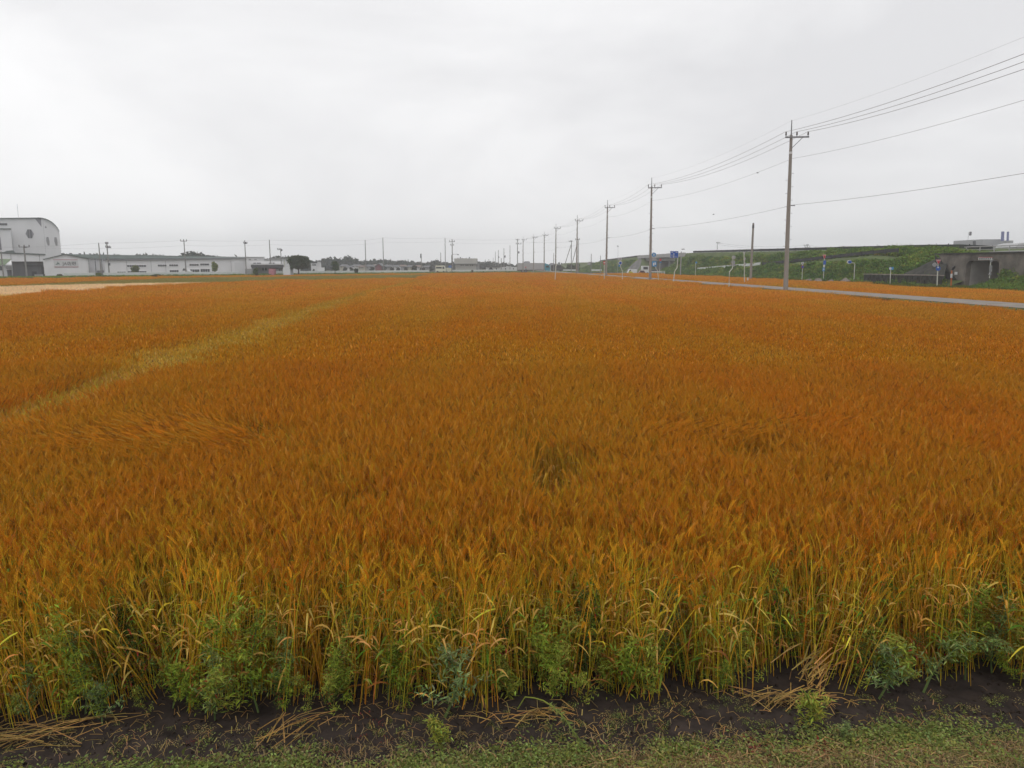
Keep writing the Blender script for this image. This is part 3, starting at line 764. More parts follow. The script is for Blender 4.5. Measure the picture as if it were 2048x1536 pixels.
Y8 = 211
t = bldg('long_warehouse', 'long low white warehouse with two rows of windows on the left', 340, Y8, 'warehouse')
x0, x1 = 209, 491
MB().prism([(X_at(x0, Y8), Y8, 0), (X_at(x1, Y8), Y8, 0), (X_at(x1, Y8), Y8, Z_at(515.8, Y8)), (X_at(x0, Y8), Y8, Z_at(520, Y8))], (0, 15, 0)).build('wall', M_white, t)
MB().prism([(X_at(x0 - 2, Y8), Y8 - 0.5, Z_at(521.5, Y8)), (X_at(x1, Y8), Y8 - 0.5, Z_at(516.8, Y8)), (X_at(x1, Y8), Y8 - 0.5, Z_at(515.2, Y8)), (X_at(x0 - 2, Y8), Y8 - 0.5, Z_at(519.4, Y8))], (0, 16, 0)).build('roof', M_vent, t)
part(t, 'plinth', M_greyw, x0, x1, 549.5, None, Y8, 0.15, 0.12)
for a in (253, 331, 302, 372, 424, 462): part(t, 'wall_seam', M_vent, a, a + 0.5, 521.5, 551, Y8, 0.04, 0.05)
for (a, b, c_, d, n) in ((254, 292, 530, 533.6, 8), (233.5, 250.5, 542.8, 547.4, 4), (254.5, 292, 541.9, 547, 8), (315.5, 333, 529.2, 532.8, 4), (338.5, 356, 528.7, 532.2, 4), (338.5, 356.5, 540, 545.6, 4),
                        (379, 397.5, 527.8, 531.4, 4), (379.5, 398, 538.7, 545.2, 4), (400.3, 418.2, 526.9, 530.6, 4), (400.5, 419, 537.9, 544.2, 4)):
    window(t, a, b, c_, d, Y8, n)
part(t, 'loading_door', M_white2, 469, 489, 524.5, 548, Y8, 0.1, 0.08)

Y9 = 208
t = bldg('end_warehouse', 'white warehouse with pale roof and small high windows behind the canopied office', 520, Y9, 'warehouse')
part(t, 'wall', M_white, 491, 529, 514.6, None, Y9, 14); part(t, 'roof', M_roofp, 490.5, 530, 513.6, 514.8, Y9, 15, 0.4)
window(t, 498, 503, 518, 520, Y9, 2, 1, M_white, M_greyw); window(t, 509, 514, 518, 520, Y9, 2, 1, M_white, M_greyw)
t = bldg('flat_warehouse', 'plain flat roofed white building half hidden by the big round tree', 555, 216, 'building')
part(t, 'wall', M_white2, 529, 600, 518.2, None, 216, 12); part(t, 'roof', M_roofp, 528.6, 600.5, 517.3, 518.4, 216, 13, 0.4)
Y10 = 197
t = bldg('canopied_office', 'small office with long dark canopy front between green bush and big tree', 530, Y10, 'office')
part(t, 'wall', M_greyw, 503, 566, 527.5, None, Y10, 7); part(t, 'upper_wall', M_white, 501.5, 566, 522.5, 527.6, Y10, 8, 0.2)
part(t, 'canopy', M_dark, 502, 567, 529.8, 535.0, Y10, 2.2, 2.2); part(t, 'canopy_edge', M_swhite, 501.8, 567, 527.8, 529.6, Y10, 2.3, 2.3)
for a, b in ((524.5, 527), (530, 533)): part(t, 'window', M_darker, a, b, 535.5, 541, Y10, 0.08, 0.1)
for a in (508, 540, 552, 561): part(t, 'window', M_swhite, a, a + 5, 538, 546, Y10, 0.08, 0.1)
for a, b in ((507, 512), (514, 522), (538, 543), (546, 549)): part(t, 'roof_unit', M_vent, a, b, 525.4, 527.2, Y10, 0.6, 0.8)
part(t, 'pillar', M_postw, 567.6, 569.4, 521, 546, Y10, 0.3, 3.0)
end_frame()
tag(part(None, 'vending_booth', M_pink, 537, 547.5, 537.5, None, 180, 1.6), 'faded red booth under the dark canopy of the small office', 'booth')
tag(part(None, 'wall_block', M_white2, 566, 580, 534.6, None, 181, 2.5), 'pale concrete block enclosure left of the big round tree', 'enclosure')
tag(part(None, 'wall_block', M_greyw, 490, 503, 537.6, None, 183, 2.5), 'grey box enclosure behind the round bush by the office', 'enclosure')
t = bldg('white_block_house', 'two tier white house right of the big round tree', 632, 250, 'house')
part(t, 'wall', M_white2, 622, 634, 526, None, 250, 5); part(t, 'wall', M_white, 633.5, 642.5, 522.8, None, 254, 5)
part(t, 'wall', M_white, 635, 649, 535, None, 246, 4); part(t, 'roof', M_dark, 623, 635, 524.4, 526.2, 250, 6, 0.5); part(t, 'roof', M_dark, 633, 643.3, 521.6, 522.9, 254, 6, 0.4)
window(t, 624.5, 632, 528.5, 531.5, 250, 3)

# beige service building
Y11 = 282
t = bldg('beige_block', 'beige two storey block with six small windows beside the lamp pole', 930, Y11, 'building')
part(t, 'wall', M_beige, 911, 952, 527.6, None, Y11, 10, 0)
part(t, 'upper_wall', M_beige, 909, 952.8, 516.8, 526.8, Y11, 11, 0.8)
part(t, 'roof_ledge', M_greyw, 910, 952.8, 526.8, 528, Y11, 11, 1.1)
for a in (921.2, 925, 930.8, 934.6, 940.3, 944): window(t, a, a + 2.5, 529.5, 531.6, Y11, 1, 1, M_beige)
for a in (914, 918.8, 923, 930.5, 937): part(t, 'roof_unit', M_dark if a in (918.8, 937) else M_vent, a, a + 1.8, 514 if a in (918.8, 937) else 515.5, 517, Y11, 0.6, -3)
part(t, 'side_wall', M_greyw, 952, 957, 527, None, Y11, 6, -1)
t = bldg('white_row_building', 'low bright white building beyond the road left of the box truck', 1000, 300, 'building')
part(t, 'wall', M_swhite, 972, 1036, 534.2, None, 300, 8); part(t, 'roof', M_dark, 973, 1000, 532.4, 534.3, 300, 9, 0.4)
for a in (992, 1010, 1026): part(t, 'door', M_dark, a, a + 2, 536, 540, 300, 0.1, 0.1)
part(t, 'gable', M_swhite, 1012, 1022, 532.6, 534.4, 300, 7, 0.1)

# factory beyond the embankment
t = bldg('factory_block', 'pale grey factory block with two blue chimneys beyond the right end of the embankment', 1990, 300, 'factory')
part(t, 'wall', mat('factory_grey', (0.33, 0.33, 0.34), 0.8, 0.06, .3), 1961, 2003, 478.5, None, 300, 20)
part(t, 'wall', M_greyw, 2003, 2021, 481, None, 302, 18)
ch = MB()
for a, b, top in ((2001.8, 2007.6, 463), (2013, 2017.2, 463.4)):
    pc = P((a + b) / 2, 482, 298); r = (b - a) / 2 / 1500 * 298
    MB().bar((pc.x, 298, pc.z), (P((a + b) / 2 + 1, top, 298).x, 298, P(0, top, 298).z), r, 10, r * 0.95).build('chimney', mat('chimney_blue', (0.12, 0.14, 0.32), 0.6, 0.15, 1), t)
t = bldg('pale_dome_shed', 'pale low roofed shed at the far right picture edge behind the railing', 2045, 280, 'shed')
MB().prism([(X_at(a, 280), 280, Z_at(b, 280)) for a, b in ((2028, 494), (2080, 494), (2080, 485), (2044, 485.2), (2032, 487.5))], (0, 12, 0)).build('roof', M_roofp, t)
part(t, 'wall', M_greyw, 2030, 2080, 493, None, 280.5, 11)
tag(MB().bar(P(1948.5, 498, 200), P(1948.5, 482, 200), 0.16 * 2.2, 8).build('dark_stack', M_dark), 'short dark flue standing above the railing left of the factory', 'flue')

end_frame()
# the village
def house(px, w_, yt, ye, Y, wallm, roofm, label, gable=False, name='village_house'):
    t = thing(name, label, 'house', (X_at(px, Y), Y, 0), 'houses of the village beyond the road')
    a, b = px - w_ / 2, px + w_ / 2
    part(t, 'wall', wallm, a, b, ye, None, Y, 7)
    x0, x1, zt, ze = X_at(a - .8, Y), X_at(b + .8, Y), Z_at(yt, Y), Z_at(ye + .4, Y)
    if gable:
        MB().prism([(x0 + .3, Y, ze), (x1 - .3, Y, ze), ((x0 + x1) / 2, Y, zt - 0.1)], (0, 7, 0)).build('gable', wallm, t)
        MB().prism([(x0, Y - .5, ze), ((x0 + x1) / 2, Y - .5, zt - .3), (x1, Y - .5, ze), (x1, Y - .5, ze + .3), ((x0 + x1) / 2, Y - .5, zt), (x0, Y - .5, ze + .3)], (0, 8, 0)).build('roof', roofm, t)
    else:
        k = (x1 - x0) * 0.16
        MB().add([(x0, Y - .6, ze), (x1, Y - .6, ze), (x1, Y + 7.6, ze), (x0, Y + 7.6, ze), (x0 + k, Y + 3.5, zt), (x1 - k, Y + 3.5, zt)],
                 [(0, 1, 5, 4), (1, 2, 5), (2, 3, 4, 5), (3, 0, 4), (3, 2, 1, 0)]).build('roof', roofm, t)
    for q in (0.25, 0.7):
        xx = a + (b - a) * q
        part(t, 'window', M_glass, xx - 0.7, xx + 0.7, ye + 1.6, ye + 3.4, Y, 0.05, 0.06)
    return t
M_tile = mat('grey_roof_tile', (0.13, 0.13, 0.14), 0.7, 0.2, 1); M_tileb = mat('brown_roof_tile', (0.17, 0.12, 0.10), 0.7, 0.2, 1)
M_cream = mat('cream_wall', (0.45, 0.42, 0.35), 0.8, 0.1, 1); M_maroon = mat('maroon_wall', (0.22, 0.05, 0.06), 0.8, 0.15, 1)
for a in [(686, 14, 528.8, 532, 330, M_cream, M_tile, 'cream house with grey roof just right of the round green tree'),
          (697, 11, 531, 534, 322, M_white2, M_tile, 'small pale house low behind the cream grey roofed house'),
          (711, 16, 528.6, 531.5, 335, M_white, M_tile, 'larger white house with grey roof left of the two tall posts'),
          (722, 10, 530.5, 533.5, 318, M_cream, M_tileb, 'narrow cream house with brown roof behind the dark hedge bush'),
          (738, 15, 529.4, 532.4, 335, M_greyw, M_tile, 'grey walled house between the larger white and maroon houses'),
          (750, 12, 528.4, 531.8, 345, M_white2, M_tileb, 'pale house with brown roof just left of the maroon gable'),
          (757.5, 14, 526, 533.5, 326, M_maroon, M_tile, 'maroon gabled house, the only red house in the village', True),
          (775, 15, 529.6, 532.6, 340, M_greyw, M_tile, 'grey house with grey roof right of the second tall post'),
          (790, 13, 530.2, 533, 333, M_white2, M_tile, 'pale house with grey roof midway between tall post and short pole'),
          (804, 14, 529.3, 532.4, 345, M_greyw, M_tileb, 'grey house with brown roof midway between tall post and short pole'),
          (819, 13, 530.4, 533.4, 330, M_cream, M_tile, 'cream house with grey roof left of the short transformer pole'),
          (835, 14, 530.2, 533.2, 338, M_white2, M_tileb, 'pale house with brown roof beside the short transformer pole'),
          (853, 14, 531, 534, 335, M_greyw, M_tile, 'grey house immediately left of the cream camper van'),
          (1054, 12, 522.5, 526, 420, M_greyw, M_tile, 'distant grey block peeping over the box truck'),
          (1104, 7, 526, 530, 420, M_greyw, M_tile, 'distant small grey block right of the turquoise truck cab')]:
    house(*a)

# ------------------------------------------------------------------ trees and bushes by the road
def tree(name, label, px, yb, yt, wpx, Y, col, trunk=True, n=2600, leaf=0.16, cat='tree', bias=0.0, droop=False):
    b = P(px, yb, Y); b.z = 0; top = Z_at(yt, Y); r = wpx / 2 / 1500 * Y
    t = thing(name, label, cat, b); g = np.random.default_rng(int(px * 7))
    z0 = top * (0.28 if trunk else 0.0); hh = top - z0
    lobes = []
    for _ in range(16):
        a = g.random() * 6.28; q = g.random() ** 0.5 * 0.62; zz = z0 + hh * (0.2 + 0.62 * g.random())
        k = 1 - abs((zz - z0) / hh - 0.45) * 0.9
        lobes.append((b.x + bias * r + math.cos(a) * q * r * k, b.y + math.sin(a) * q * r * k, zz, r * 0.42, r * 0.42, hh * 0.20))
    leafball(lobes, n, leaf, col, 0.25, 0.35, g).build('crown', V_tree, t, kind='stuff')
    m_ = MB().bar((b.x, b.y, -0.05), (b.x + 0.05 * r, b.y, z0 + hh * 0.35), 0.05 * r + 0.05, 7, 0.03 * r + 0.02)
    for k in range(5):
        a = k * 1.3; m_.bar((b.x, b.y, z0 * 0.8 + 0.1), (b.x + math.cos(a) * r * 0.5, b.y + math.sin(a) * r * 0.5, z0 + hh * 0.55), 0.03 * r, 5, 0.01)
    m_.build('trunk', M_bark, t)
    return t
tree('street_tree', 'small olive green tree before the left windows of the long warehouse', 271, 549, 528, 17, 172, (0.15, 0.185, 0.06), n=1800, leaf=0.13)
tree('street_tree', 'pale green fan shaped tree before the right windows of the long warehouse', 431, 547, 522.5, 16, 176, (0.20, 0.25, 0.09), n=1800, leaf=0.13)
tree('round_tree', 'big dark broad round tree right of the canopied office', 597, 547, 510.5, 54, 183, (0.055, 0.078, 0.035), n=9000, leaf=0.17)
tree('round_tree', 'single round dark green tree rising from the white guardrail', 670, 546, 522.5, 19, 196, (0.050, 0.088, 0.025), n=3000, leaf=0.14)
tree('round_bush', 'low rounded bush right of the dark barn before the signed warehouse', 120, 557, 548, 13, 152, (0.09, 0.10, 0.055), False, 1400, 0.12, 'bush')
tree('round_bush', 'yellow green bush under the columns right of the signed warehouse', 197.5, 556, 546, 14, 150, (0.14, 0.18, 0.05), False, 1400, 0.12, 'bush')
tree('low_bush', 'flat green weed bush before the guardrail and long warehouse', 313, 553.5, 548.5, 26, 150, (0.085, 0.11, 0.03), False, 1400, 0.12, 'bush')
tree('round_bush', 'tiny dark bush at the foot of the long warehouse by the tall crossarm pole', 394, 547, 541, 6, 172, (0.06, 0.075, 0.03), False, 500, 0.1, 'bush')
tree('round_bush', 'dense green bush in front of the dark canopied office', 511.5, 548, 535, 15, 175, (0.09, 0.125, 0.035), False, 2200, 0.12, 'bush')
tree('round_bush', 'dark bush at the guardrail below the two tier white house', 628, 545.5, 538, 5, 200, (0.05, 0.065, 0.03), False, 500, 0.1, 'bush')
tree('round_bush', 'wide dark bush behind the guardrail below the village', 713, 545.5, 536, 12, 205, (0.045, 0.06, 0.03), False, 1200, 0.13, 'bush')
tree('round_bush', 'small weed bush at the guardrail before the beige block', 945, 543.5, 539.5, 5, 236, (0.08, 0.10, 0.04), False, 400, 0.12, 'bush')
tree('round_tree', 'dark rounded tree behind the short transformer pole in the village', 829, 540, 531, 14, 300, (0.035, 0.05, 0.03), False, 900, 0.2)
tree('round_tree', 'dark tree between the cream camper van and the grey house', 880, 536, 528, 12, 300, (0.04, 0.06, 0.03), False, 900, 0.2)
for k, (a, ww, yt) in enumerate([(648, 12, 533), (664, 10, 533), (690, 10, 534.5), (703, 10, 535), (744, 12, 533.5), (768, 12, 532.5), (784, 10, 534), (797, 10, 534.5), (812, 10, 534), (845, 12, 534.5), (862, 10, 533)]):
    tree('garden_tree', ['dark garden tree right of the two tier white house', 'dark garden tree behind the round green guardrail tree', 'dark shrub below the cream grey roofed house', 'dark shrub between the pale house and larger white house',
                         'dark garden tree left of the maroon gable', 'dark garden tree right of the maroon gable', 'dark shrub right of the grey house past the tall post', 'dark shrub between the two houses midway to the short pole',
                         'dark shrub left of the cream house by the short pole', 'dark garden tree right of the short transformer pole', 'dark shrub behind the rear of the cream camper van'][k],
         a, 541, yt, ww, 300 + (k % 3) * 8, (0.034, 0.044, 0.03), False, 500, 0.22, 'tree')
for k, (a, yb, yt, ww) in enumerate([(1122, 545, 531, 26), (1140, 545, 527.5, 24), (1152, 545, 524.5, 18)]):
    tree('bank_bush', ['low green scrub mound right of the turquoise truck cab', 'middle green scrub mound of the three right of the truck', 'tallest green scrub mound left of the fourth utility pole'][k], a, yb, yt, ww, 290, (0.06, 0.085, 0.035), False, 1600, 0.2, 'bush')
# thin dark verge grass under the guardrail
pts, rot, scl, idx = [], [], [], []
for k in range(2600):
    px = -20 + 1230 * gb.random(); y = crossY(px) - 1.5 - 3.5 * gb.random()
    pts.append((X_at(px, y), y, -0.05)); rot.append((0, 0, gb.random() * 6.28)); scl.append(0.6 + 0.5 * gb.random()); idx.append(int(gb.choice([0, 1, 4])))
instancer('roadside_grass', pts, rot, scl, idx, TUFTS, 'thin dark green grass verge below the white guardrail', 'grass')

# ------------------------------------------------------------------ guardrails of the crossing road
def guardrail(label, a, b, n):
    ptsr = []
    for k in range(n + 1):
        px = a + (b - a) * k / n; Y = crossY(px) - 0.5; p = P(px, 540, Y); p.z = 0; ptsr.append(p)
    t = thing('guardrail', label, 'guardrail', ptsr[0], 'white guardrails of the crossing road')
    vs, fs = [], []
    hz = 0.62 * ptsr[0].y / 190 + 0.1
    for k, p in enumerate(ptsr):
        for (dy, z) in ((0, 0.42), (-0.06, 0.55), (0, 0.66), (-0.06, 0.8), (0, 0.98)): vs.append((p.x, p.y + dy, z))
        if k:
            for i in range(4): fs.append((5 * k - 5 + i, 5 * k - 5 + i + 1, 5 * k + i + 1, 5 * k + i))
    MB().add(vs, fs).build('beam', M_rail, t)
    p0 = ptsr[0]; pr = MB().bar((p0.x, p0.y + .1, 0), (p0.x, p0.y + .1, 0.9), 0.07).build('post', M_rail, t)
    for p in ptsr[1:]:
        q = pr.copy(); COL.objects.link(q); q.location = p - p0
    return t
guardrail('white guardrail section below the signed warehouse', 127, 189, 10)
guardrail('long white guardrail section below the long warehouse', 206, 478, 36)
guardrail('short white guardrail section beside the canopied office', 547, 566, 3)
guardrail('white guardrail section from the big tree past the village', 597, 858, 30)
guardrail('white guardrail section before the beige block', 905, 1032, 14)
guardrail('white guardrail section between truck and fourth pole', 1096, 1152, 6)
guardrail('white guardrail section right of the fourth pole', 1182, 1203, 3)

# ------------------------------------------------------------------ vehicles
def wheels(t, xs, y0, y1, r, m=M_tyre):
    for x in xs:
        for y in (y0, y1):
            w_ = MB().bar((x, y, r), (x, y + (0.22 if y == y0 else -0.22), r), r, 14).build('wheel', m, t)
            MB().bar((x, y - 0.01 if y == y0 else y + 0.01, r), (x, y + 0.02, r), r * 0.5, 10).build('rim', M_steel, w_)
def side_profile(t, name, m, prof, x, y, L, y0, y1, flip=1):
    pol = [(x + flip * px_ * L, y + y0, z) for px_, z in prof]
    if flip < 0: pol = pol[::-1]
    return MB().prism(pol[::-1], (0, y1 - y0, 0)).build(name, m, t)
def box_truck(label, pxa, pxb, Y, z0=0.0):
    xa, xb = X_at(pxa, Y), X_at(pxb, Y); L = xb - xa
    t = thing('box_truck', label, 'truck', (xa, Y, 0))
    M_cargo = mat('cargo_box_grey', (0.40, 0.385, 0.385), 0.5, 0.05, .6, streak=True); M_turq = mat('turquoise_paint', (0.04, 0.26, 0.34), 0.35, 0.1, 2)
    MB().box(xa, xa + L * 0.84, Y, Y + 2.4, 0.95, Z_at(526.0, Y)).build('cargo_box', M_cargo, t)
    MB().box(xa + .1, xb - .9, Y + .2, Y + 2.2, 0.65, 0.94).build('chassis', M_black, t)
    side_profile(t, 'cab', M_turq, [(0, 0.55), (2.0, 0.55), (2.1, 1.5), (1.85, 2.55), (0.5, 3.05), (0, 3.05)], xa + L * 0.85, Y, 1.0, 0.05, 2.35)
    side_profile(t, 'window', M_glass, [(0.7, 1.65), (1.75, 1.65), (1.6, 2.3), (0.7, 2.3)], xa + L * 0.85, Y, 1.0, 0.0, 0.04)
    MB().box(xb - .25, xb - .05, Y - .25, Y - .05, 1.6, 2.1).build('mirror', M_black, t)
    wheels(t, (xa + L * .16, xa + L * .27, xa + L * .6, xa + L * .74, xb - 1.3), Y - 0.02, Y + 2.42, 0.48)
    MB().box(xa + L * .24, xa + L * .285, Y - .02, Y, 1.6, 1.95).build('emblem', M_red, t)
    MB().box(xa + L * .25, xa + L * .30, Y - .02, Y, 1.05, 1.35).build('emblem', M_dark, t)
    return t
box_truck('long grey box truck with turquoise cab on the crossing road', 1035, 1097, 252)
def car(name, label, cat, pxa, pxb, Y, z0, H, prof, wins, paint, face=1, lights=None, group=None):
    xa, xb = X_at(pxa, Y), X_at(pxb, Y); L = xb - xa
    t = thing(name, label, cat, (xa, Y, z0), group)
    pf = [(a * L, z0 + 0.22 * H + b * 0.78 * H) for a, b in prof]
    MB().prism([(xa + a, Y, z) for a, z in pf][::-1], (0, 1.6, 0)).build('body', paint, t)
    for wv in wins:
        pg = [(xa + a * L, Y - 0.02, z0 + 0.22 * H + b * 0.78 * H) for a, b in wv]
        MB().prism(pg[::-1], (0, 0.03, 0)).build('window', M_glass, t)
    r = 0.17 * H if H < 2 else 0.15 * H
    for x in (xa + 0.2 * L, xa + 0.8 * L):
        for y in (Y - 0.01, Y + 1.61):
            MB().bar((x, y, z0 + r), (x, y + (0.2 if y < Y + 1 else -0.2), z0 + r), r, 12).build('wheel', M_tyre, t)
    for (a, b) in lights or []:
        MB().box(xa + a * L - 0.12, xa + a * L + 0.12, Y - 0.05, Y + 0.02, z0 + b * H - .07, z0 + b * H + .07).build('tail_light', M_red, t)
    return t
VAN = [(0, 0), (1, 0), (1.0, .42), (.93, .5), (.82, 1), (0.03, 1), (0, .9)]
SED = [(0, 0), (1, 0), (1, .4), (.78, .5), (.64, 1), (.25, 1), (.08, .5), (0, .45)]
VW = [[(.06, .5), (.4, .5), (.4, .88), (.06, .88)], [(.44, .5), (.86, .5), (.80, .88), (.44, .88)]]
SW = [[(.16, .52), (.42, .52), (.42, .9), (.27, .9)], [(.45, .52), (.70, .52), (.62, .9), (.45, .9)]]
M_creamp = mat('cream_paint', (0.66, 0.64, 0.52), 0.4, 0.05, 2); M_wp = mat('white_paint', (0.66, 0.66, 0.66), 0.35, 0.04, 2)
M_redp = mat('red_paint', (0.20, 0.03, 0.035), 0.3, 0.1, 2); M_blk = mat('black_paint', (0.03, 0.03, 0.035), 0.3, 0.1, 2)
car('camper_van', 'cream camper van parked left of the lamp pole and beige block', 'van', 871, 891, 232, 0, 2.35, [(0, 0), (1, 0), (1, .5), (.93, .62), (.88, 1), (0, 1)], [[(.06, .5), (.62, .5), (.62, .76), (.06, .76)], [(.7, .45), (.9, .45), (.86, .8), (.7, .8)]], M_creamp)
car('small_truck', 'cream flat sided lorry just right of the cream camper van', 'lorry', 892.5, 902, 236, 0, 1.6, [(0, 0), (1, 0), (1, 1), (0, 1)], [], M_creamp)
car('blue_tarp_load', 'blue covered load beside the lamp pole', 'load', 897, 903, 262, 1.2, 1.2, [(0, 0), (1, 0), (1, .8), (.7, 1), (0, .8)], [], mat('blue_tarp', (0.06, 0.16, 0.42), 0.7, 0.2, 3))
car('parked_car', 'black car parked before the low bright white building', 'car', 977, 987.5, 280, 0, 1.6, SED, SW, M_blk)
car('parked_car', 'white car driving behind the guardrail below the long warehouse', 'car', 362, 378, 172, 0.3, 1.5, SED, SW, M_wp)
car('parked_car', 'dark grey car behind the turquoise truck cab', 'car', 1102, 1126, 262, 0, 2.5, VAN, VW, mat('dark_grey_paint', (0.07, 0.075, 0.075), 0.35, 0.1, 2))
v = car('small_van', 'white van with yellow side graphic under the road bridge slope', 'van', 1256, 1274.5, 176, 0, 1.55, VAN[::-1] and [(0, 0), (1, 0), (1, 1), (.2, 1), (.04, .5), (0, .4)], [[(.1, .55), (.3, .62), (.34, .88), (.2, .88)]], M_wp)
p = P(1260.5, 541.5, 175.9); MB().prism([(p.x - .4, p.y, 0.55), (p.x + .9, p.y, 0.55), (p.x + .4, p.y, 1.0), (p.x - .3, p.y, 1.05)], (0, 0.03, 0)).build('side_graphic', mat('yellow_print', (0.55, 0.5, 0.03), 0.5, 0.1, 3), v)
car('parked_car', 'small dark red car between the white van and second utility pole', 'car', 1277, 1295, 172, 0, 1.25, SED, SW, M_redp, lights=((.2, .55), (.75, .55)))
tk = car('flatbed_truck', 'white cab lorry with low bed under the road bridge', 'lorry', 1284, 1298, 190, 0, 2.3, [(0, 0), (1, 0), (1, 1), (.05, 1), (0, .6)], [[(.2, .5), (.85, .5), (.85, .85), (.2, .85)]], M_wp)
xa, xb = X_at(1298, 190), X_at(1322, 190)
MB().box(xa, xb, 190, 191.6, 0.7, 0.95).build('load_bed', M_swhite, tk); MB().box(xa + .2, xb - .3, 190.2, 191.5, 0.95, 1.35).build('load', M_dark, tk)
tag(MB().box(X_at(1308, 165), X_at(1316, 165), 165, 166, 0.3, 0.75).build('orange_barrier', mat('orange_plastic', (0.55, 0.15, 0.03), 0.5, 0.1, 2)), 'orange barrier block left of the white gate under the bridge', 'barrier')
# truck on the embankment road
Yt = 131; zt = interp(Yt, CREST) - 0.1
t = thing('highway_truck', 'dark red lorry cab with flat bed driving along the embankment top', 'lorry', (X_at(1690, Yt), Yt, zt))
xa, xm, xb = X_at(1662, Yt), X_at(1684, Yt), X_at(1705, Yt)
MB().prism([(xa, Yt, zt + .3), (xm, Yt, zt + .3), (xm, Yt, Z_at(498.3, Yt)), (xa + .8, Yt, Z_at(499.5, Yt))], (0, 2.2, 0)).build('load_bed', M_greyw, t)
MB().box(xm, xb, Yt, Yt + 2.2, zt + 0.3, Z_at(492.8, Yt)).build('cab', mat('maroon_paint', (0.13, 0.04, 0.055), 0.5, 0.2, 2), t)
MB().box(xm + .6, xb - .1, Yt - .03, Yt, Z_at(498, Yt), Z_at(493.5, Yt)).build('window', M_vent, t)
for a in (1683.5, 1708): MB().box(X_at(a, Yt), X_at(a + 1, Yt), Yt, Yt + .1, Z_at(496, Yt), Z_at(492, Yt)).build('mirror', M_black, t)
for a in (1668, 1690, 1701): MB().bar((X_at(a, Yt), Yt - .02, zt + .3), (X_at(a, Yt), Yt + .2, zt + .3), .4, 12).build('wheel', M_tyre, t)

# ------------------------------------------------------------------ utility poles
def pole_proto():
    t = thing('utility_pole', 'x', 'utility pole', (0, 0, 0), 'utility poles along the farm road')
    m_ = MB(); n = 12; segs = 6; vs = []; fs = []
    for k in range(segs + 1):
        z = -0.6 + (10.6 + 0.6) * k / segs; r = 0.165 - 0.075 * k / segs
        for i in range(n): vs.append((r * math.cos(2 * math.pi * i / n), r * math.sin(2 * math.pi * i / n), z))
    for k in range(segs):
        for i in range(n): fs.append((k * n + i, k * n + (i + 1) % n, (k + 1) * n + (i + 1) % n, (k + 1) * n + i))
    fs.append(tuple(segs * n + i for i in range(n)))
    m_.add(vs, fs).build('pole_shaft', M_conc, t, smooth=False)
    MB().bar((0, 0, 10.6), (0, 0, 11.6), 0.045, 6, 0.03).build('top_spike', M_steel, t)
    MB().box(-0.42, 1.12, -0.15, -0.07, 10.40, 10.50).build('crossarm', M_steel, t)
    MB().bar((0.05, -0.11, 9.75), (0.7, -0.11, 10.4), 0.022, 5).build('brace', M_steel, t)
    for x in (-0.38, 0.33, 1.06):
        i_ = MB().bar((x, -0.11, 10.5), (x, -0.11, 10.60), 0.025, 6).build('insulator_pin', M_steel, t)
        MB().bar((x, -0.11, 10.58), (x, -0.11, 10.80), 0.06, 8, 0.045).build('insulator', M_porc, i_)
    MB().bar((0, 0, 9.35), (0, 0, 9.5), 0.115, 10).build('pole_band', M_swhite, t)
    MB().box(-0.1, 0.42, -0.03, 0.03, 5.85, 5.91).build('cable_bracket', M_steel, t)
    for k in range(14):
        z = 2.2 + k * 0.45; s_ = 1 if k % 2 else -1
        MB().bar((0.1 * s_, 0, z), (0.26 * s_, 0, z), 0.012, 4).build('step_bolt', M_steel, t)
    return t
POLES = [(2788, None, 17.0, 20.0), (1572, 1583, 51, None), (1300, 1302, 86, None), (1212, 1214, 116, None), (1153, 1155, 148, None), (1111, 1113, 178, None), (1088, 1088, 212, None), (1067, 1067, 228, None), (1046, 1047, 243, None)]
labels = ['nearest utility pole outside the right picture edge', 'nearest and tallest concrete utility pole standing at the farm road', 'second tall utility pole, before the road bridge', 'third utility pole, beside the red round sign post',
          'fourth utility pole, left of the far concrete slope', 'fifth utility pole, in line with a white post foot', 'sixth utility pole, at the turquoise cab of the truck', 'seventh utility pole, before the middle of the box truck', 'eighth utility pole, before the left part of the box truck']
PTOP = [None, 240, 355, 400, 430, 447, 463, 468, 473]
PL = []
pp = pole_proto()
for k, (px, ptx, Y, X) in enumerate(POLES):
    o = pp if k == 0 else copy_tree(pp)
    if X is None: X = P(px, 565, Y).x
    zb = 0.8; sc = 1.0
    if PTOP[k]: sc = (Z_at(PTOP[k], Y) - zb) / 11.6
    o.location = (X, Y, zb); o.scale = (1, 1, sc); o['label'] = labels[k]; PL.append((X, Y, zb, sc))
    if k == 0: o['label'] = labels[0]
    if k in (1, 2): o.rotation_euler = (0, -.02 if k == 1 else -.012, 0)
# extras on the far ones
def lone_pole(px, yb, yt, Y, r, label, m=None, z0=0.0, arms=(), name='power_pole', tx=0.0, group=None, top=None):
    b = P(px, yb, Y); b.z = z0; zt = Z_at(yt, Y)
    t = thing(name, label, 'pole', b, group)
    MB().bar((b.x, b.y, z0 - 0.3), (b.x + tx, b.y, zt), r, 9, r * 0.65).build('pole_shaft', m or M_conc_far, t)
    for (yy, a, c_) in arms:
        z = Z_at(yy, Y); a_, b_ = a / 1500 * Y, c_ / 1500 * Y
        ar = MB().box(b.x + a_, b.x + b_, b.y - 0.16, b.y - 0.08, z - 0.06, z + 0.06).build('crossarm', M_steel, t)
        im = MB()
        for q in (0.03, 0.5, 0.97): x = b.x + a_ + (b_ - a_) * q; im.bar((x, b.y - .12, z + .05), (x, b.y - .12, z + 0.4), 0.09, 6)
        im.build('insulator', M_porc, ar)
    return t
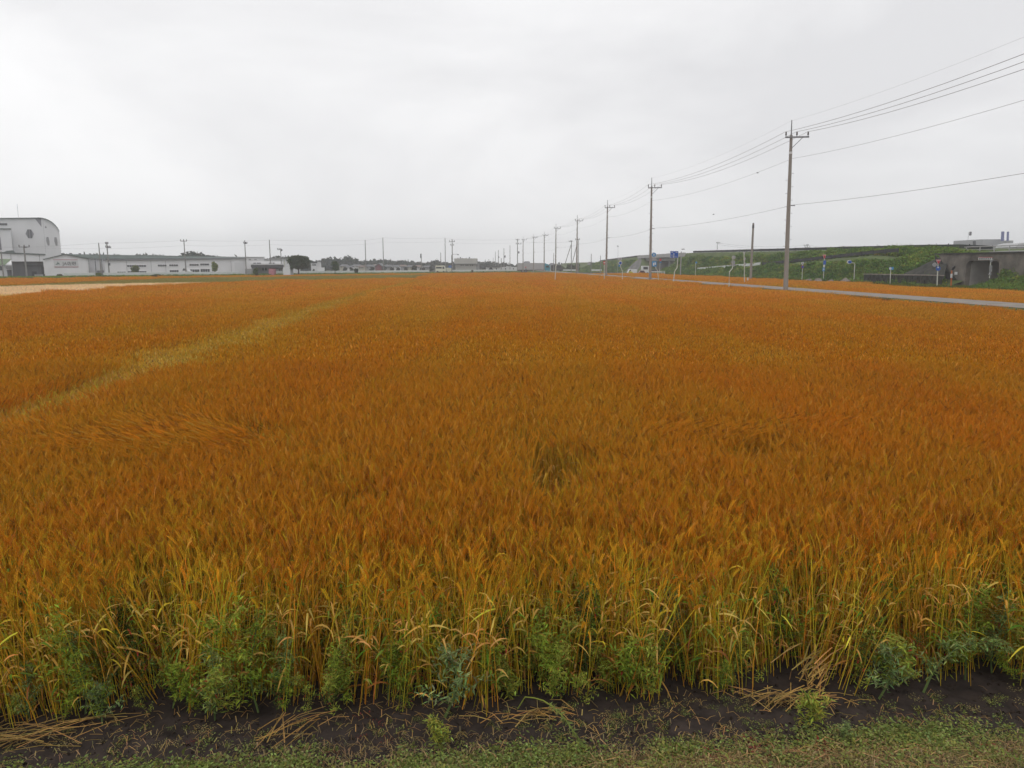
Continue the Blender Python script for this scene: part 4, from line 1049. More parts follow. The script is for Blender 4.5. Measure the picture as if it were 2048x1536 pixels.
def canister(t, px, y0, y1, Y, r=0.25, m=None):
    p = P(px, (y0 + y1) / 2, Y)
    MB().bar((p.x, Y - .3, Z_at(y1, Y)), (p.x, Y - .3, Z_at(y0, Y)), r, 10).build('transformer', m or M_vent, t)
t = lone_pole(1035, 545, 478, 262, 0.17, 'far pole left of the eighth pole with a hanging lantern like transformer', arms=((480, -3, 3), (488, -3, 7))); canister(t, 1037.5, 503, 507, 262)
lone_pole(1020, 545, 491, 300, 0.15, 'thin far pole third from the box truck rear')
t = lone_pole(1008, 545, 496.5, 320, 0.18, 'far pole with side transformer fourth left of the box truck'); canister(t, 1010, 511, 515, 320, .3)
lone_pole(1002.5, 545, 516, 300, 0.16, 'short pole before the low bright white building')
t = lone_pole(996.8, 545, 500, 340, 0.17, 'far pole with small dark box above the low bright building'); canister(t, 997.5, 513, 516, 340, .25)
lone_pole(991, 540, 503, 360, 0.15, 'thinnest far pole above the left of the low bright building')
lone_pole(986.5, 545, 515.5, 330, 0.12, 'short thin far pole behind the black parked car')
for k, nm in ((6, 468), (7, 480)):
    pass
t = lone_pole(1142.5, 527, 481, 236, 0.14, 'braced pole with long slanting stay left of the fourth utility pole', arms=((483.5, -5, 1),))
b = P(1142.5, 489, 236); e = P(1130, 528, 236); MB().bar(b, e, 0.11, 7).build('stay_pole', M_conc_far, t)
t = lone_pole(1156.5, 530, 478, 236, 0.14, 'braced pole directly behind the fourth utility pole', arms=((479.5, -6, 2),))
b = P(1153, 493, 236); e = P(1145, 525, 236); MB().bar(b, e, 0.11, 7).build('stay_pole', M_conc_far, t)
lone_pole(1107, 545, 506, 250, 0.12, 'short plain pole just left of the fifth utility pole', M_conc)
lone_pole(1182, 545, 507.5, 210, 0.12, 'short grey pole left of the third pole before the slope', arms=())
lone_pole(1200.5, 545, 511, 190, 0.10, 'short grey pole immediately left of the red round sign')
t = lone_pole(1501, 562, 447, 92, 0.17, 'plain brown grey pole without arms between the two tall poles', M_conc, 0.0)
b = P(1501, 562, 92); MB().bar((b.x, 92, Z_at(456, 92)), (b.x, 92, Z_at(446, 92)), .15, 8, .09).build('top_cap', M_dark, t)
# the line on the left, along the crossing road
LL = [(8, 560, 503, 'thin pole at the left picture edge before the green roof house', ()), (54, 556, 493, 'pole with T shaped arm rising before the grain hall', ((494, -9, 12),)),
      (203, 554, 485.5, 'slim pole left of the transformer pole right of the signed warehouse', ()), (219, 553, 487, 'pole with transformer at the left end of the long warehouse', ((488, -2, 3), (495, -2, 5))),
      (372.5, 552, 480, 'pole with crossarm before the middle of the long warehouse', ((482.5, -6, 6),)), (492.5, 541, 481, 'pole with double head at the right end of the long warehouse', ((487, -2, 5),)),
      (542, 548, 479.5, 'tall plain pole before the canopied office', ()), (563.5, 546, 498, 'shorter pole with side arm before the office and tree', ((499.5, -6, 1),)),
      (732, 540, 480, 'left one of the two tall posts before the village', ()), (767.5, 546, 475, 'right and taller one of the two tall posts before the village', ()),
      (843, 541, 507, 'short transformer pole before the village houses', ()), (882, 545, 505, 'thin short pole before the cream camper van', ()),
      (891, 545, 475.5, 'tall pole with flared foot at the cream camper van', ()), (905, 545, 478, 'thick pole with crossarms and street lamp beside the beige block', ((483.5, -5, 5), (490.5, -3, 3)))]
LPOS = {}
for (px, yb, yt, lab, arms) in LL:
    Y = min(crossY(px) + (2 if px not in (563.5,) else 0), 245)
    t = lone_pole(px, yb, yt, Y, 0.17 if px in (905, 54) else 0.14, lab, arms=arms, group='poles of the line along the crossing road'); LPOS[px] = (X_at(px, Y), Y, Z_at(yt + 0.8, Y))
    if px == 219: canister(t, 220.5, 493, 496, Y, .3); canister(t, 219.8, 526, 531, Y, .22, M_dark)
    if px == 492.5: canister(t, 491.5, 484, 488, Y, .22, M_dark)
    if px == 563.5: canister(t, 563.8, 498.5, 502, Y, .2, M_dark)
    if px == 843: canister(t, 842, 508, 516, Y, .2, M_dark)
    if px == 54: canister(t, 53.5, 493.2, 495.5, Y, .25, M_dark)
    if px == 891:
        p = LPOS[px]; MB().bar((p[0], p[1], 0), (p[0], p[1], 1.1), .45, 8, .16).build('foot', M_dark, t)
    if px == 905:
        p = LPOS[px]; z = Z_at(509, Y); zz = Z_at(508.3, Y); x2 = X_at(916.5, Y)
        MB().path([(p[0], Y - .1, z), (p[0] + .9, Y - .1, zz), (x2, Y - .1, zz)], 0.05).build('lamp_arm', M_steel, t)
        MB().box(x2 - .25, x2 + .2, Y - .2, Y + .05, zz - .3, zz).build('lamp_head', M_vent, t)
        MB().bar((p[0] - .22, Y, 0), (p[0] - .22, Y, Z_at(510, Y)), 0.09, 7).build('conduit', M_dark, t)
# poles whose tops show over the embankment
for px, yb, yt, Y, lab, arms in ((1434, 505, 484, 260, 'pole top with small crossarm over the embankment right of the blue direction sign', ((486.5, -2, 5),)),
                               (1614, 503, 488, 250, 'pole top with spread arms over the embankment right of the nearest pole', ((491, -7, 2), (494.5, -5, 5))),
                               (1754, 502, 489, 260, 'small pole top over the embankment right of the dark red lorry', ((494, -3, 3),)),
                               (1872, 499, 487, 240, 'small pole top with long arm above the end of the dark crest fence', ((493.5, -6, 6),))):
    lone_pole(px, yb, yt, Y, 0.12, lab, arms=arms)
def lamp(label, px, yb, yt, Y, head, m=M_steel, r=0.05, z0=0):
    b = P(px, yb, Y); zt = Z_at(yt, Y); t = thing('street_lamp', label, 'street lamp', (b.x, Y, z0))
    MB().bar((b.x, Y, z0), (b.x, Y, zt), r, 7, r * .7).build('post', m, t)
    h0, h1, hy0, hy1 = head
    MB().box(X_at(h0, Y), X_at(h1, Y), Y - .15, Y + .15, Z_at(hy1, Y), Z_at(hy0, Y)).build('lamp_head', M_vent, t)
    return t
lamp('thick grey post with lamp plate right of the blue direction sign', 1361, 547, 503, 128, (1362, 1367.5, 497.6, 499.2), M_sback, .11)
lamp('slim highway lamp seen above the railing left of the dark flue', 1934, 500, 464, 150, (1932.8, 1936, 463.5, 471), M_wire2, .04, 4.0)
lamp('very thin lamp post rising over the slope right of the third pole', 1235, 545, 492, 170, (1233, 1236, 491.5, 493), M_wire2, .035)

# ------------------------------------------------------------------ wires
def sagline(pts, sag, n=14):
    out = []
    for k in range(len(pts) - 1):
        a, b = Vector(pts[k]), Vector(pts[k + 1]); s_ = sag * min(1.0, (b - a).length / 34)
        for i in range(n + (k == len(pts) - 2)):
            t = i / n; q = a.lerp(b, t); q.z -= 4 * s_ * t * (1 - t); out.append(q)
    return out
def wire(label, pts, sag, r, m=M_wire, n=14):
    MBp = MB().path(sagline(pts, sag, n), r, 4)
    return tag(MBp.build('overhead_wire', m), label, 'wire')
def att(k, dx, h, dy=0.0):
    X, Y, zb, sc = PL[k]
    if k == 0: sc = 0.90
    dx -= h * {1: .02, 2: .012}.get(k, 0)
    return (X + dx, Y + dy, zb + h * sc)
N = len(PL)
wire('high wire on the left insulators of the pole row', [att(k, -0.38, 10.82) for k in range(N)], 0.55, 0.012)
wire('high wire on the middle insulators of the pole row', [att(k, 0.33, 10.82) for k in range(N)], 0.58, 0.012)
wire('high wire on the right insulators of the pole row', [att(k, 1.06, 10.82) for k in range(N)], 0.61, 0.012)
wire('thin pale wire on the top spikes of the pole row', [att(k, 0, 11.55) for k in range(N)], 0.45, 0.004, M_wire2)
wire('single wire strung below the crossarms of the pole row', [att(k, 0.14, 9.05) for k in range(N)], 0.45, 0.008)
wire('low telephone cable on the side brackets of the pole row', [att(k, 0.40, 5.94) for k in range(N)], 0.28, 0.010)
up_ = [LPOS[54], LPOS[203], LPOS[372.5], LPOS[492.5], LPOS[542], LPOS[732], LPOS[767.5], LPOS[891], LPOS[905], (X_at(1035, 262), 262, Z_at(479, 262)), (X_at(1047, 243), 243, Z_at(478, 243))]
x0_, y0_, z0_ = LPOS[54]
wire('upper wire of the line along the crossing road', [(x0_ - 26, y0_ - 14, z0_ + .2)] + up_, 0.22, 0.014, M_wire, 8)
lo_ = [(a, b, c_ - (1.1 if k > 0 else 0.1)) for k, (a, b, c_) in enumerate(up_)]
wire('lower wire of the line along the crossing road', [(x0_ - 26, y0_ - 14, z0_ - .3)] + lo_, 0.28, 0.013, M_wire2, 8)
wire('wire from the truck poles to the braced poles', [(X_at(1047, 243), 243, Z_at(484, 243)), (X_at(1142, 236), 236, Z_at(483.3, 236)), (X_at(1156, 236), 236, Z_at(479.5, 236))], 0.6, 0.02, M_wire2, 10)
wire('distant wire pair over the embankment, upper strand', [(X_at(1434, 260), 260, Z_at(486, 260)), (X_at(1612, 250), 250, Z_at(490.5, 250)), (X_at(1754, 260), 260, Z_at(493, 260)), (X_at(1872, 240), 240, Z_at(494, 240))], 1.0, 0.03, M_wire2, 10)
wire('distant wire pair over the embankment, lower strand', [(X_at(1434, 260), 260, Z_at(489, 260)), (X_at(1612, 250), 250, Z_at(494, 250)), (X_at(1754, 260), 260, Z_at(496, 260))], 1.2, 0.03, M_wire2, 10)

# ------------------------------------------------------------------ road signs
def disc(parent, name, px, py, Y, r, m, back=None, off=0.0, squash=1.0, n=18):
    p = P(px, py, Y); mb = MB()
    mb.prism([(p.x + r * squash * math.cos(2 * math.pi * i / n), Y - 0.07 - off, p.z + r * math.sin(2 * math.pi * i / n)) for i in range(n)], (0, 0.02, 0))
    return mb.build(name, m, parent)
def plate(parent, name, a, b, yt, yb, Y, m, off=0.0):
    return MB().box(X_at(a, Y), X_at(b, Y), Y - 0.09 - off, Y - 0.07 - off, Z_at(yb, Y), Z_at(yt, Y)).build(name, m, parent)
def post(label, pts, Y, r=0.038, name='road_sign', cat='road sign', m=M_postw, z0=0.0):
    b = P(pts[0][0], pts[0][1], Y); t = thing(name, label, cat, (b.x, Y, z0))
    w_ = [P(a, c_, Y) for a, c_ in pts]; w_[0].z = z0
    base = P(pts[0][0], pts[0][1], Y)
    if base.z > z0 + 0.2: w_ = [Vector((base.x, Y, z0)), base] + w_[1:]
    MB().path(w_, r, 7).build('post', m, t)
    return t
def Yw(py, z=0.86): return (CAM_H - z) * 1500 / (py - 530)
Y = Yw(559)
t = post('cranked sign post with two round signs facing us, white above blue', [(1245, 557), (1244.5, 541), (1241.5, 535), (1241, 515)], Y)
disc(t, 'round_sign', 1240, 518, Y, .19, M_swhite); disc(t, 'round_sign', 1240, 518, Y, .15, M_sback, off=.03); d = disc(t, 'round_sign', 1240.5, 526, Y, .21, M_swhite); disc(t, 'sign_face', 1240.5, 526, Y, .15, M_blue, off=.03)
plate(t, 'supplement_plate', 1237, 1240, 529.5, 533, Y, M_cyan)
t = post('straight white post with a small red round sign beside the third pole', [(1208.5, 559), (1208.5, 524)], Y)
disc(t, 'round_sign', 1208.3, 525.5, Y, .20, M_red, squash=.6); plate(t, 'supplement_plate', 1206.5, 1210, 524.6, 526.5, Y, M_swhite, .03)
t = post('white post standing before the fifth utility pole', [(1110, 559), (1111.5, 533), (1114, 527)], Y, name='marker_post', cat='post')
Y = Yw(560)
t = post('cranked sign post with round blue arrow sign over square blue cycle sign', [(1317, 561), (1315.5, 542), (1309, 532), (1306, 505)], Y)
disc(t, 'round_sign', 1307.5, 509.5, Y, .245, M_swhite); disc(t, 'sign_face', 1307.5, 509.5, Y, .225, M_cyan, off=.03)
p = P(1307.5, 509.5, Y); MB().prism([(p.x - .035, Y - .13, p.z - .14), (p.x + .035, Y - .13, p.z - .14), (p.x + .035, Y - .13, p.z + .02), (p.x + .09, Y - .13, p.z + .02), (p.x, Y - .13, p.z + .15), (p.x - .09, Y - .13, p.z + .02), (p.x - .035, Y - .13, p.z + .02)], (0, .02, 0)).build('arrow', M_swhite, t)
plate(t, 'supplement_plate', 1303, 1312, 516, 521, Y, M_sback)
plate(t, 'square_sign', 1303.5, 1312.5, 522.5, 533, Y, M_cyan); plate(t, 'pictogram', 1305.5, 1307.5, 525.5, 531.5, Y, M_swhite, .03); plate(t, 'pictogram', 1308.5, 1310.8, 524.5, 530, Y, M_swhite, .03)
Y = Yw(562)
t = post('cranked sign post carrying the rectangular blue direction board', [(1347, 562.5), (1349.3, 542.5), (1354, 535.5), (1356, 512), (1355.5, 503)], Y, 0.042)
plate(t, 'direction_board', 1339, 1355.5, 502, 516, Y, M_swhite); plate(t, 'board_face', 1339.6, 1354.9, 502.7, 515.3, Y, M_blue, .03)
p = P(1347, 510.5, Y); MB().prism([(p.x - .02, Y - .16, p.z - .26), (p.x + .02, Y - .16, p.z - .26), (p.x + .02, Y - .16, p.z + .1), (p.x + .06, Y - .16, p.z + .1), (p.x, Y - .16, p.z + .22), (p.x - .06, Y - .16, p.z + .1), (p.x - .02, Y - .16, p.z + .1)], (0, .02, 0)).build('arrow', M_swhite, t)
plate(t, 'road_bar', 1341, 1353.5, 512.3, 512.8, Y, M_swhite, .06); plate(t, 'place_text', 1340.6, 1344.4, 504.6, 505.4, Y, M_swhite, .06); plate(t, 'place_text', 1349.6, 1353.6, 504.6, 505.4, Y, M_swhite, .06)
plate(t, 'place_text', 1341, 1344.2, 509.8, 510.5, Y, M_swhite, .06)
Y = Yw(570)
t = post('cranked sign post by the road with two grey sign backs', [(1458, 569), (1459, 543.5), (1465, 536.5), (1466, 512)], Y, 0.04)
disc(t, 'round_sign', 1467.8, 515, Y, .165, M_sback, off=-.14); disc(t, 'round_sign', 1467, 524.8, Y, .165, M_sback, off=-.14); plate(t, 'supplement_plate', 1463, 1471, 528.5, 532, Y, M_sback, -.16)
Y = Yw(563)
t = post('straight sign post with triangular back on top and two grey discs', [(1489, 563.5), (1488, 504)], Y, 0.04)
p = P(1489.5, 505.5, Y); MB().prism([(p.x - .08, Y + .06, p.z + .12), (p.x + .12, Y + .06, p.z + .12), (p.x + .02, Y + .06, p.z - .14)], (0, .02, 0)).build('triangle_sign', M_sback, t)
disc(t, 'round_sign', 1490.5, 517.5, Y, .13, M_sback, off=-.14, squash=.7); disc(t, 'round_sign', 1490.3, 527.5, Y, .13, M_sback, off=-.14, squash=.7)
tag(MB().box(X_at(1495.7, 78), X_at(1498, 78), 78, 78.12, 0, Z_at(555, 78)).build('white_marker', M_postw), 'short white marker block left of the plain brown grey pole', 'marker')
Y = 128
t = post('small post with a blue plate on the slope foot below the crest fence', [(1391, 543), (1391.5, 524)], Y, .04, z0=0.2); plate(t, 'plate', 1390.3, 1393.6, 523.3, 526.8, Y, M_cyan)
Y = 112
t = post('round white over round blue sign post right of the nearest utility pole', [(1604, 562), (1605, 525)], Y, .05)
disc(t, 'round_sign', 1604.8, 526.5, Y, .19, M_swhite); disc(t, 'round_sign', 1604.8, 526.5, Y, .11, M_sback, off=.03); disc(t, 'round_sign', 1604.8, 533.8, Y, .22, M_red, squash=1); disc(t, 'sign_face', 1604.8, 533.8, Y, .17, M_blue, off=.03)
Y = 108
t = post('tall post with red triangle on top and blue plates below', [(1646.5, 566), (1649, 513)], Y, .055)
def stop_sign(t, px, yt, wpx, hpx, Y):
    a, b, c_ = P(px - wpx / 2, yt, Y), P(px + wpx / 2, yt, Y), P(px, yt + hpx, Y)
    MB().prism([(c_.x, Y - .1, c_.z), (b.x, Y - .1, b.z), (a.x, Y - .1, a.z)], (0, .03, 0)).build('triangle_sign', M_swhite, t)
    k = .88; m_ = (a + b + c_) / 3
    MB().prism([((q.x - m_.x) * k + m_.x, Y - .13, (q.z - m_.z) * k + m_.z) for q in (c_, b, a)], (0, .02, 0)).build('sign_face', M_red, t)
    lettering('止まれ', (b.x - a.x) * .22, M_swhite, (m_.x, Y - .15, m_.z + (a.z - m_.z) * .35), t)
stop_sign(t, 1648.3, 509.3, 8, 9.5, Y)
plate(t, 'blue_plate', 1645.5, 1650.8, 521, 529.3, Y, M_blue); plate(t, 'white_plate', 1645.5, 1649.3, 529.8, 534.3, Y, M_swhite); plate(t, 'blue_plate', 1644.5, 1649.5, 535.2, 542.5, Y, M_cyan); plate(t, 'pictogram', 1646, 1648, 537, 540.5, Y, M_swhite, .03)
Y = 100
t = post('hooked post whose arm holds a blue disc to the left', [(1707.5, 568), (1709.5, 529), (1708.5, 526), (1701, 525.5)], Y, .05)
disc(t, 'round_sign', 1698.3, 523.8, Y, .25, M_swhite, squash=1.3); disc(t, 'sign_face', 1699.2, 523.8, Y, .19, M_blue, off=.03, squash=1.3)
Y = 90
t = post('short post with a small light blue horizontal plate', [(1780, 569), (1781.5, 538)], Y, .045)
plate(t, 'plate', 1778, 1786.5, 534, 539.5, Y, M_cyan); disc(t, 'round_sign', 1779.8, 537, Y, .14, M_swhite, off=.03)
Y = 80
t = post('red triangle stop sign post with grey mirror and blue disc at the block wall', [(1874, 575.5), (1876, 526)], Y, .055)
stop_sign(t, 1875.7, 519.3, 11, 9.6, Y)
disc(t, 'mirror_back', 1868.6, 529.3, Y, .23, M_sback); MB().bar(P(1869, 530, Y - .03), P(1877, 529, Y - .03), .025).build('mirror_arm', M_steel, t)
disc(t, 'round_sign', 1875.4, 537, Y, .24, M_blue, off=.02); disc(t, 'pictogram', 1874.8, 534.8, Y, .08, M_swhite, off=.05)
t = post('orange and white banded post with a dark tilted traffic mirror', [(1902, 573), (1903.5, 541)], Y, .07, name='mirror_post', cat='traffic mirror', m=mat('orange_paint', (0.45, 0.12, 0.03), 0.5, 0.2, 3))
MB().bar(P(1902.7, 555.5, Y), P(1903, 547.5, Y), .10, 10).build('white_band', M_swhite, t)
a, b = P(1903.5, 540.5, Y), P(1909, 531.8, Y); q = (b - a).normalized(); md = (a + b) / 2; n_ = Vector((q.z, 0, -q.x))
MB().prism([md + q * ((b - a).length / 2 * math.cos(i * math.pi / 8)) + n_ * (0.12 * math.sin(i * math.pi / 8)) + Vector((0, -.12, 0)) for i in range(16)], (0, .14, 0)).build('mirror_hood', M_black, t)
Y = 75.8
t = post('sign post on the grass mound with two grey disc backs before the underpass', [(1979.5, 549.5), (1981.5, 520)], Y, .045, z0=1.2)
disc(t, 'round_sign', 1980.8, 534, Y, .17, M_sback); disc(t, 'round_sign', 1980.6, 541, Y, .17, M_sback)
MB().prism([P(1976, 550, Y), P(1983, 550, Y), P(1980, 544, Y)], (0, -.1, 0)).build('foot', M_sback, t)
MB().prism([P(1978, 518.5, Y), P(1986.5, 518.5, Y), P(1981.5, 526, Y)][::-1], (0, -.06, 0)).build('triangle_sign', M_sback, t)
t = thing('height_limit_bar', 'striped height limit board hung over the underpass mouth', 'height limit board', P(1968, 516.5, 75.5))
MB().box(X_at(1955, 75.5), X_at(1982, 75.5), 75.46, 75.5, Z_at(519.8, 75.5), Z_at(514.4, 75.5)).build('board', M_swhite, t)
for k in range(6): MB().box(X_at(1956.5 + k * 4.1, 75.5), X_at(1958.2 + k * 4.1, 75.5), 75.42, 75.45, Z_at(519, 75.5), Z_at(515.8, 75.5)).build('stripe', M_dark, t)
MB().box(X_at(1955, 75.5), X_at(1982, 75.5), 75.42, 75.45, Z_at(514.9, 75.5), Z_at(514.2, 75.5)).build('red_edge', M_red, t)
# white gate and side bits near the bridge
t = thing('white_gate', 'small white three bar gate right of the cranked cycle sign post', 'gate', (X_at(1327, 150), 150, 0))
for yy in (542.5, 545, 547.2): MB().box(X_at(1322.5, 150), X_at(1329.5, 150), 149.95, 150.03, Z_at(yy + .7, 150), Z_at(yy, 150)).build('rail', M_swhite, t)
for a in (1322.3, 1329.2): MB().box(X_at(a, 150), X_at(a + .7, 150), 149.93, 150.05, 0, Z_at(542.2, 150)).build('gate_post', M_swhite, t)
tag(MB().bar(P(1196.5, 559, 96), P(1206, 541, 96), .035, 6).build('leaning_stay', mat('ochre_paint', (0.42, 0.27, 0.10), 0.6, 0.1, 2)), 'ochre stay rod leaning towards the red round sign post', 'stay rod')
t = post('thin post with small red disc below the bridge deck', [(1319, 547), (1320.5, 519)], 150, .05); disc(t, 'round_sign', 1320.8, 519.6, 150, .22, M_red); plate(t, 'blue_plate', 1319, 1322.5, 523.5, 526, 150, M_cyan)

# ------------------------------------------------------------------ the crop
C_EAR = np.array((0.625, 0.262, 0.021)); C_STEM = np.array((0.66, 0.36, 0.040)); C_DRY = np.array((0.64, 0.38, 0.10))
C_OLIVE = np.array((0.56, 0.31, 0.024)); C_YG = np.array((0.56, 0.43, 0.04)); C_GRN = np.array((0.13, 0.19, 0.025)); C_DEAD = np.array((0.38, 0.17, 0.045))
def stalks(N, w_, g, det, Hm=0.80, lean=0.10, leandir=None, front=0.0, ear=C_EAR, stem=C_STEM, leafc=C_DRY, leafn=2):
    s = Soup()
    b = np.stack([(g.random(N) - .5) * w_, (g.random(N) - .5) * w_, np.zeros(N)], -1)
    H = Hm * (1 + (g.normal(0, .055, N) if not front > .5 else -np.abs(g.normal(0, .17, N)) + .04)); H = np.maximum(H, .3)
    a = g.random(N) * 6.283 if leandir is None else leandir + g.normal(0, .35, N)
    ln = np.abs(g.normal(lean, lean * .5, N)) if leandir is None else lean * (0.8 + 0.4 * g.random(N))
    D = np.stack([np.cos(a), np.sin(a), 0 * a], -1)
    def pos(t):
        t = np.asarray(t)[..., None]
        z = H[:, None] * t[..., 0] * np.cos(np.minimum(ln, 1.25))[:, None] if lean > .4 else H[:, None] * t[..., 0]
        base = b[:, None] + D[:, None] * (ln * H)[:, None, None] * (t ** 1.8)
        base[..., 2] += z
        return base
    def tt(vals): return np.repeat(np.array(vals)[None], N, 0)
    ra = g.random(N) * 6.283; R = np.stack([np.cos(ra), np.sin(ra), 0 * ra], -1)
    cs = jit(stem, N, .24, g); ce = jit(ear, N, .10, g)
    br = g.random(N) < .12; ce[br] = jit((0.42, 0.18, 0.03), br.sum(), .2, g); lt = g.random(N) < .07; ce[lt] = jit((0.70, 0.36, 0.06), lt.sum(), .15, g)
    if front > 0:
        m = g.random(N) < front; ce[m] = jit(C_OLIVE, m.sum(), .18, g); m2 = g.random(N) < front * .7; cs[m2] = jit(C_YG, m2.sum(), .2, g)
    te = 0.90
    if det == 0: ts = [0, .25, .5, .72, te]; sw = 0.0020
    elif det == 1: ts = [0, .5, te]; sw = 0.0032
    else: ts = [0.35, te]; sw = 0.008
    Ps = pos(tt(ts)); s.ribbon(Ps, np.repeat((R * sw)[:, None], len(ts), 1), cs)
    if det == 0:
        R2 = np.cross(R, [0, 0, 1.0]); s.ribbon(Ps, np.repeat((R2 * sw)[:, None], len(ts), 1), cs)
    p0 = pos(tt([te]))[:, 0]; p1 = pos(tt([1.0]))[:, 0]; ax = unit(p1 - p0)
    droop = (0.15 + 0.35 * g.random(N))[:, None] * D; L = (0.060 + 0.02 * g.random(N))[:, None]
    side = unit(np.cross(ax, R)); s2 = np.cross(ax, side)
    if det == 0:
        n = 12
        for k in range(n):
            t = k / n; c0 = p0 + ax * L * t + droop * L * t * t; sd = side if k % 2 else -side
            bl = L * 0.20; wd = 0.0036
            tip = c0 + ax * bl + sd * 0.0075
            s.tri(c0 - s2 * wd, c0 + s2 * wd, tip, ce * 1.05); s.tri(c0 + sd * .007, c0 - sd * .002, tip, ce * 0.9)
            s.tri(c0 - s2 * wd + sd * .003, tip, c0 + sd * .009 + ax * bl * .3, ce)
            if k % 3 == 1: continue
            aw = unit(ax + sd * 0.55 + droop * .5 + g.normal(0, .22, (N, 3))) * (0.028 + 0.025 * g.random((N, 1)))
            s.tri(tip - s2 * .0007, tip + s2 * .0007, tip + aw, ce * [1.03, 1.04, 1.1])
    elif det == 1:
        mid = p0 + ax * L * .45 + droop * L * .2; tip = p0 + ax * L + droop * L
        for q in range(3):
            an = q * 2.094; d1 = side * math.cos(an) + s2 * math.sin(an); an2 = an + 2.094; d2 = side * math.cos(an2) + s2 * math.sin(an2)
            s.tri(p0, mid + d1 * .009, mid + d2 * .009, ce); s.tri(mid + d1 * .009, tip, mid + d2 * .009, ce)
        for q in range(4):
            aw = unit(ax + (side * math.cos(q * 1.57) + s2 * math.sin(q * 1.57)) * .45 + droop * .5) * 0.055
            o_ = p0 + ax * L * (.35 + .15 * q); s.tri(o_ - s2 * .0013, o_ + s2 * .0013, o_ + aw, ce * [1.1, 1.15, 1.25])
    else:
        mid = p0 + ax * L * .5; tip = p0 + ax * L * 1.7 + droop * L * 1.3
        for q in range(3):
            an = q * 2.094; d1 = side * math.cos(an) + s2 * math.sin(an); an2 = an + 2.094; d2 = side * math.cos(an2) + s2 * math.sin(an2)
            s.tri(p0 - ax * .02, mid + d1 * .011, mid + d2 * .011, ce); s.tri(mid + d1 * .011, tip, mid + d2 * .011, ce)
    # leaves
    nl = leafn if det < 2 else 0
    for q in range(nl):
        M = N if det == 0 else N // 2
        sel = g.permutation(N)[:M]; t0 = (0.15 + 0.48 * g.random(M)) if not front else (0.12 + 0.66 * g.random(M))
        base = pos(np.repeat(t0[:, None], 1, 1) if False else np.zeros((N, 1)))[:, 0][sel]
        base = b[sel] + D[sel] * (ln * H)[sel][:, None] * (t0[:, None] ** 1.8); base[:, 2] += (H[sel] * t0) * (np.cos(np.minimum(ln, 1.25))[sel] if lean > .4 else 1)
        la = g.random(M) * 6.283; ld = np.stack([np.cos(la), np.sin(la), 0 * la], -1); LL_ = 0.10 + 0.14 * g.random(M)
        if front: LL_ = 0.09 + 0.15 * g.random(M)
        up0 = -.2 + 1.5 * g.random(M); K = 5 if det == 0 else 3; pts = []
        for k in range(K):
            u = k / (K - 1); hor = LL_ * (u * .62); z = LL_ * (up0 * u - (0.35 + .75 * np.maximum(up0 - .3, 0)) * u * u)
            q_ = base + ld * hor[:, None]; q_[:, 2] = np.maximum(q_[:, 2] + z, 0.01); pts.append(q_)
        Pp = np.stack(pts, 1); wv = np.cross(ld, [0, 0, 1.0]); wd = (0.003 + 0.0035 * g.random(M)) * (1.1 if front else 1)
        prof = np.array([.7, 1, .95, .6, .05])[None, :, None] if K == 5 else np.array([.9, 1, .1])[None, :, None]
        tw = g.normal(0, .5, M)[:, None]; wv = wv * np.cos(tw) + np.array([0, 0, 1.0]) * np.sin(tw)
        W = wv[:, None] * wd[:, None, None] * prof
        cl = jit(leafc, M, .22, g)
        if front:
            r_ = g.random(M); m = r_ < front * .50; cl[m] = jit(C_YG, m.sum(), .25, g); m = r_ < front * .34; cl[m] = jit(C_GRN * 1.3, m.sum(), .3, g)
            lowm = (t0 < .3) & (g.random(M) < .75); cl[lowm] = jit(C_DEAD, lowm.sum(), .3, g)
        s.ribbon(Pp, W, cl)
    return s

def tinted(me, m):
    k = me.copy(); k.materials.clear(); k.materials.append(m); return k
V_pale = vmat('pale_barley', 0.2, (1.25, 2.0, 8.0), (1.4, 2.25, 9.0), (.3, .3, .3))
V_green = vmat('unripe_green_crop', 0.2, (0.46, 0.88, 1.8), (0.58, 1.0, 2.0), (.15, .15, .3))
V_yellow = vmat('weedy_yellow_strip', 0.25, (0.90, 1.24, 1.8), (1.08, 1.50, 2.8), (.5, .5, .3))
g0 = np.random.default_rng(1)
FR = [stalks(34, .34, g0, 0, .84, .15, front=.9, leafn=3).mesh('wheat_front', V_front) for _ in range(6)]
MD = [stalks(36, .34, g0, 0, .83, .13, front=.22, leafn=1).mesh('wheat_near', V_wheat) for _ in range(5)]
NR = [stalks(36, .34, g0, 0, .82, .16, leafn=1).mesh('wheat_near', V_wheat) for _ in range(6)]
LG = [stalks(34, .34, g0, 0, .80, .86, leandir=3.5, leafn=1, stem=C_STEM * [1.05, 1.0, 1.2]).mesh('wheat_lodged', V_wheat) for _ in range(4)]
L1 = [stalks(230, 1.05, g0, 1, .83, .16, leafn=1, ear=C_EAR * [1 + .22 * q_, 1 + .32 * q_, 1 + 1.4 * q_]).mesh('wheat_mid', V_wheat) for q_ in (-.28, -.1, .2, .6, .95)]  # ears paler for farther patches: light caught by awns painted into the colour
L2 = [stalks(1700, 3.2, g0, 2, .83, .16, ear=C_EAR * [1.22, 1.36, 2.6]).mesh('wheat_far', V_wheat) for _ in range(3)]  # brightest ears far off, light on the awns put into their colour
YL = [tinted(MD[0], V_yellow), tinted(MD[1], V_yellow), tinted(L1[0], V_yellow), tinted(L1[1], V_yellow), tinted(L2[0], V_yellow)]
PALE = [tinted(L1[1], V_pale), tinted(L2[1], V_pale)]
GREEN = [tinted(L2[2], V_green), tinted(L2[0], V_green)]
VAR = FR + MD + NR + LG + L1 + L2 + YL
iF, iM, iN, iL = 0, 6, 11, 17
i1 = 21; i2 = 26; iY = 29
g = np.random.default_rng(4)
HOLES = []
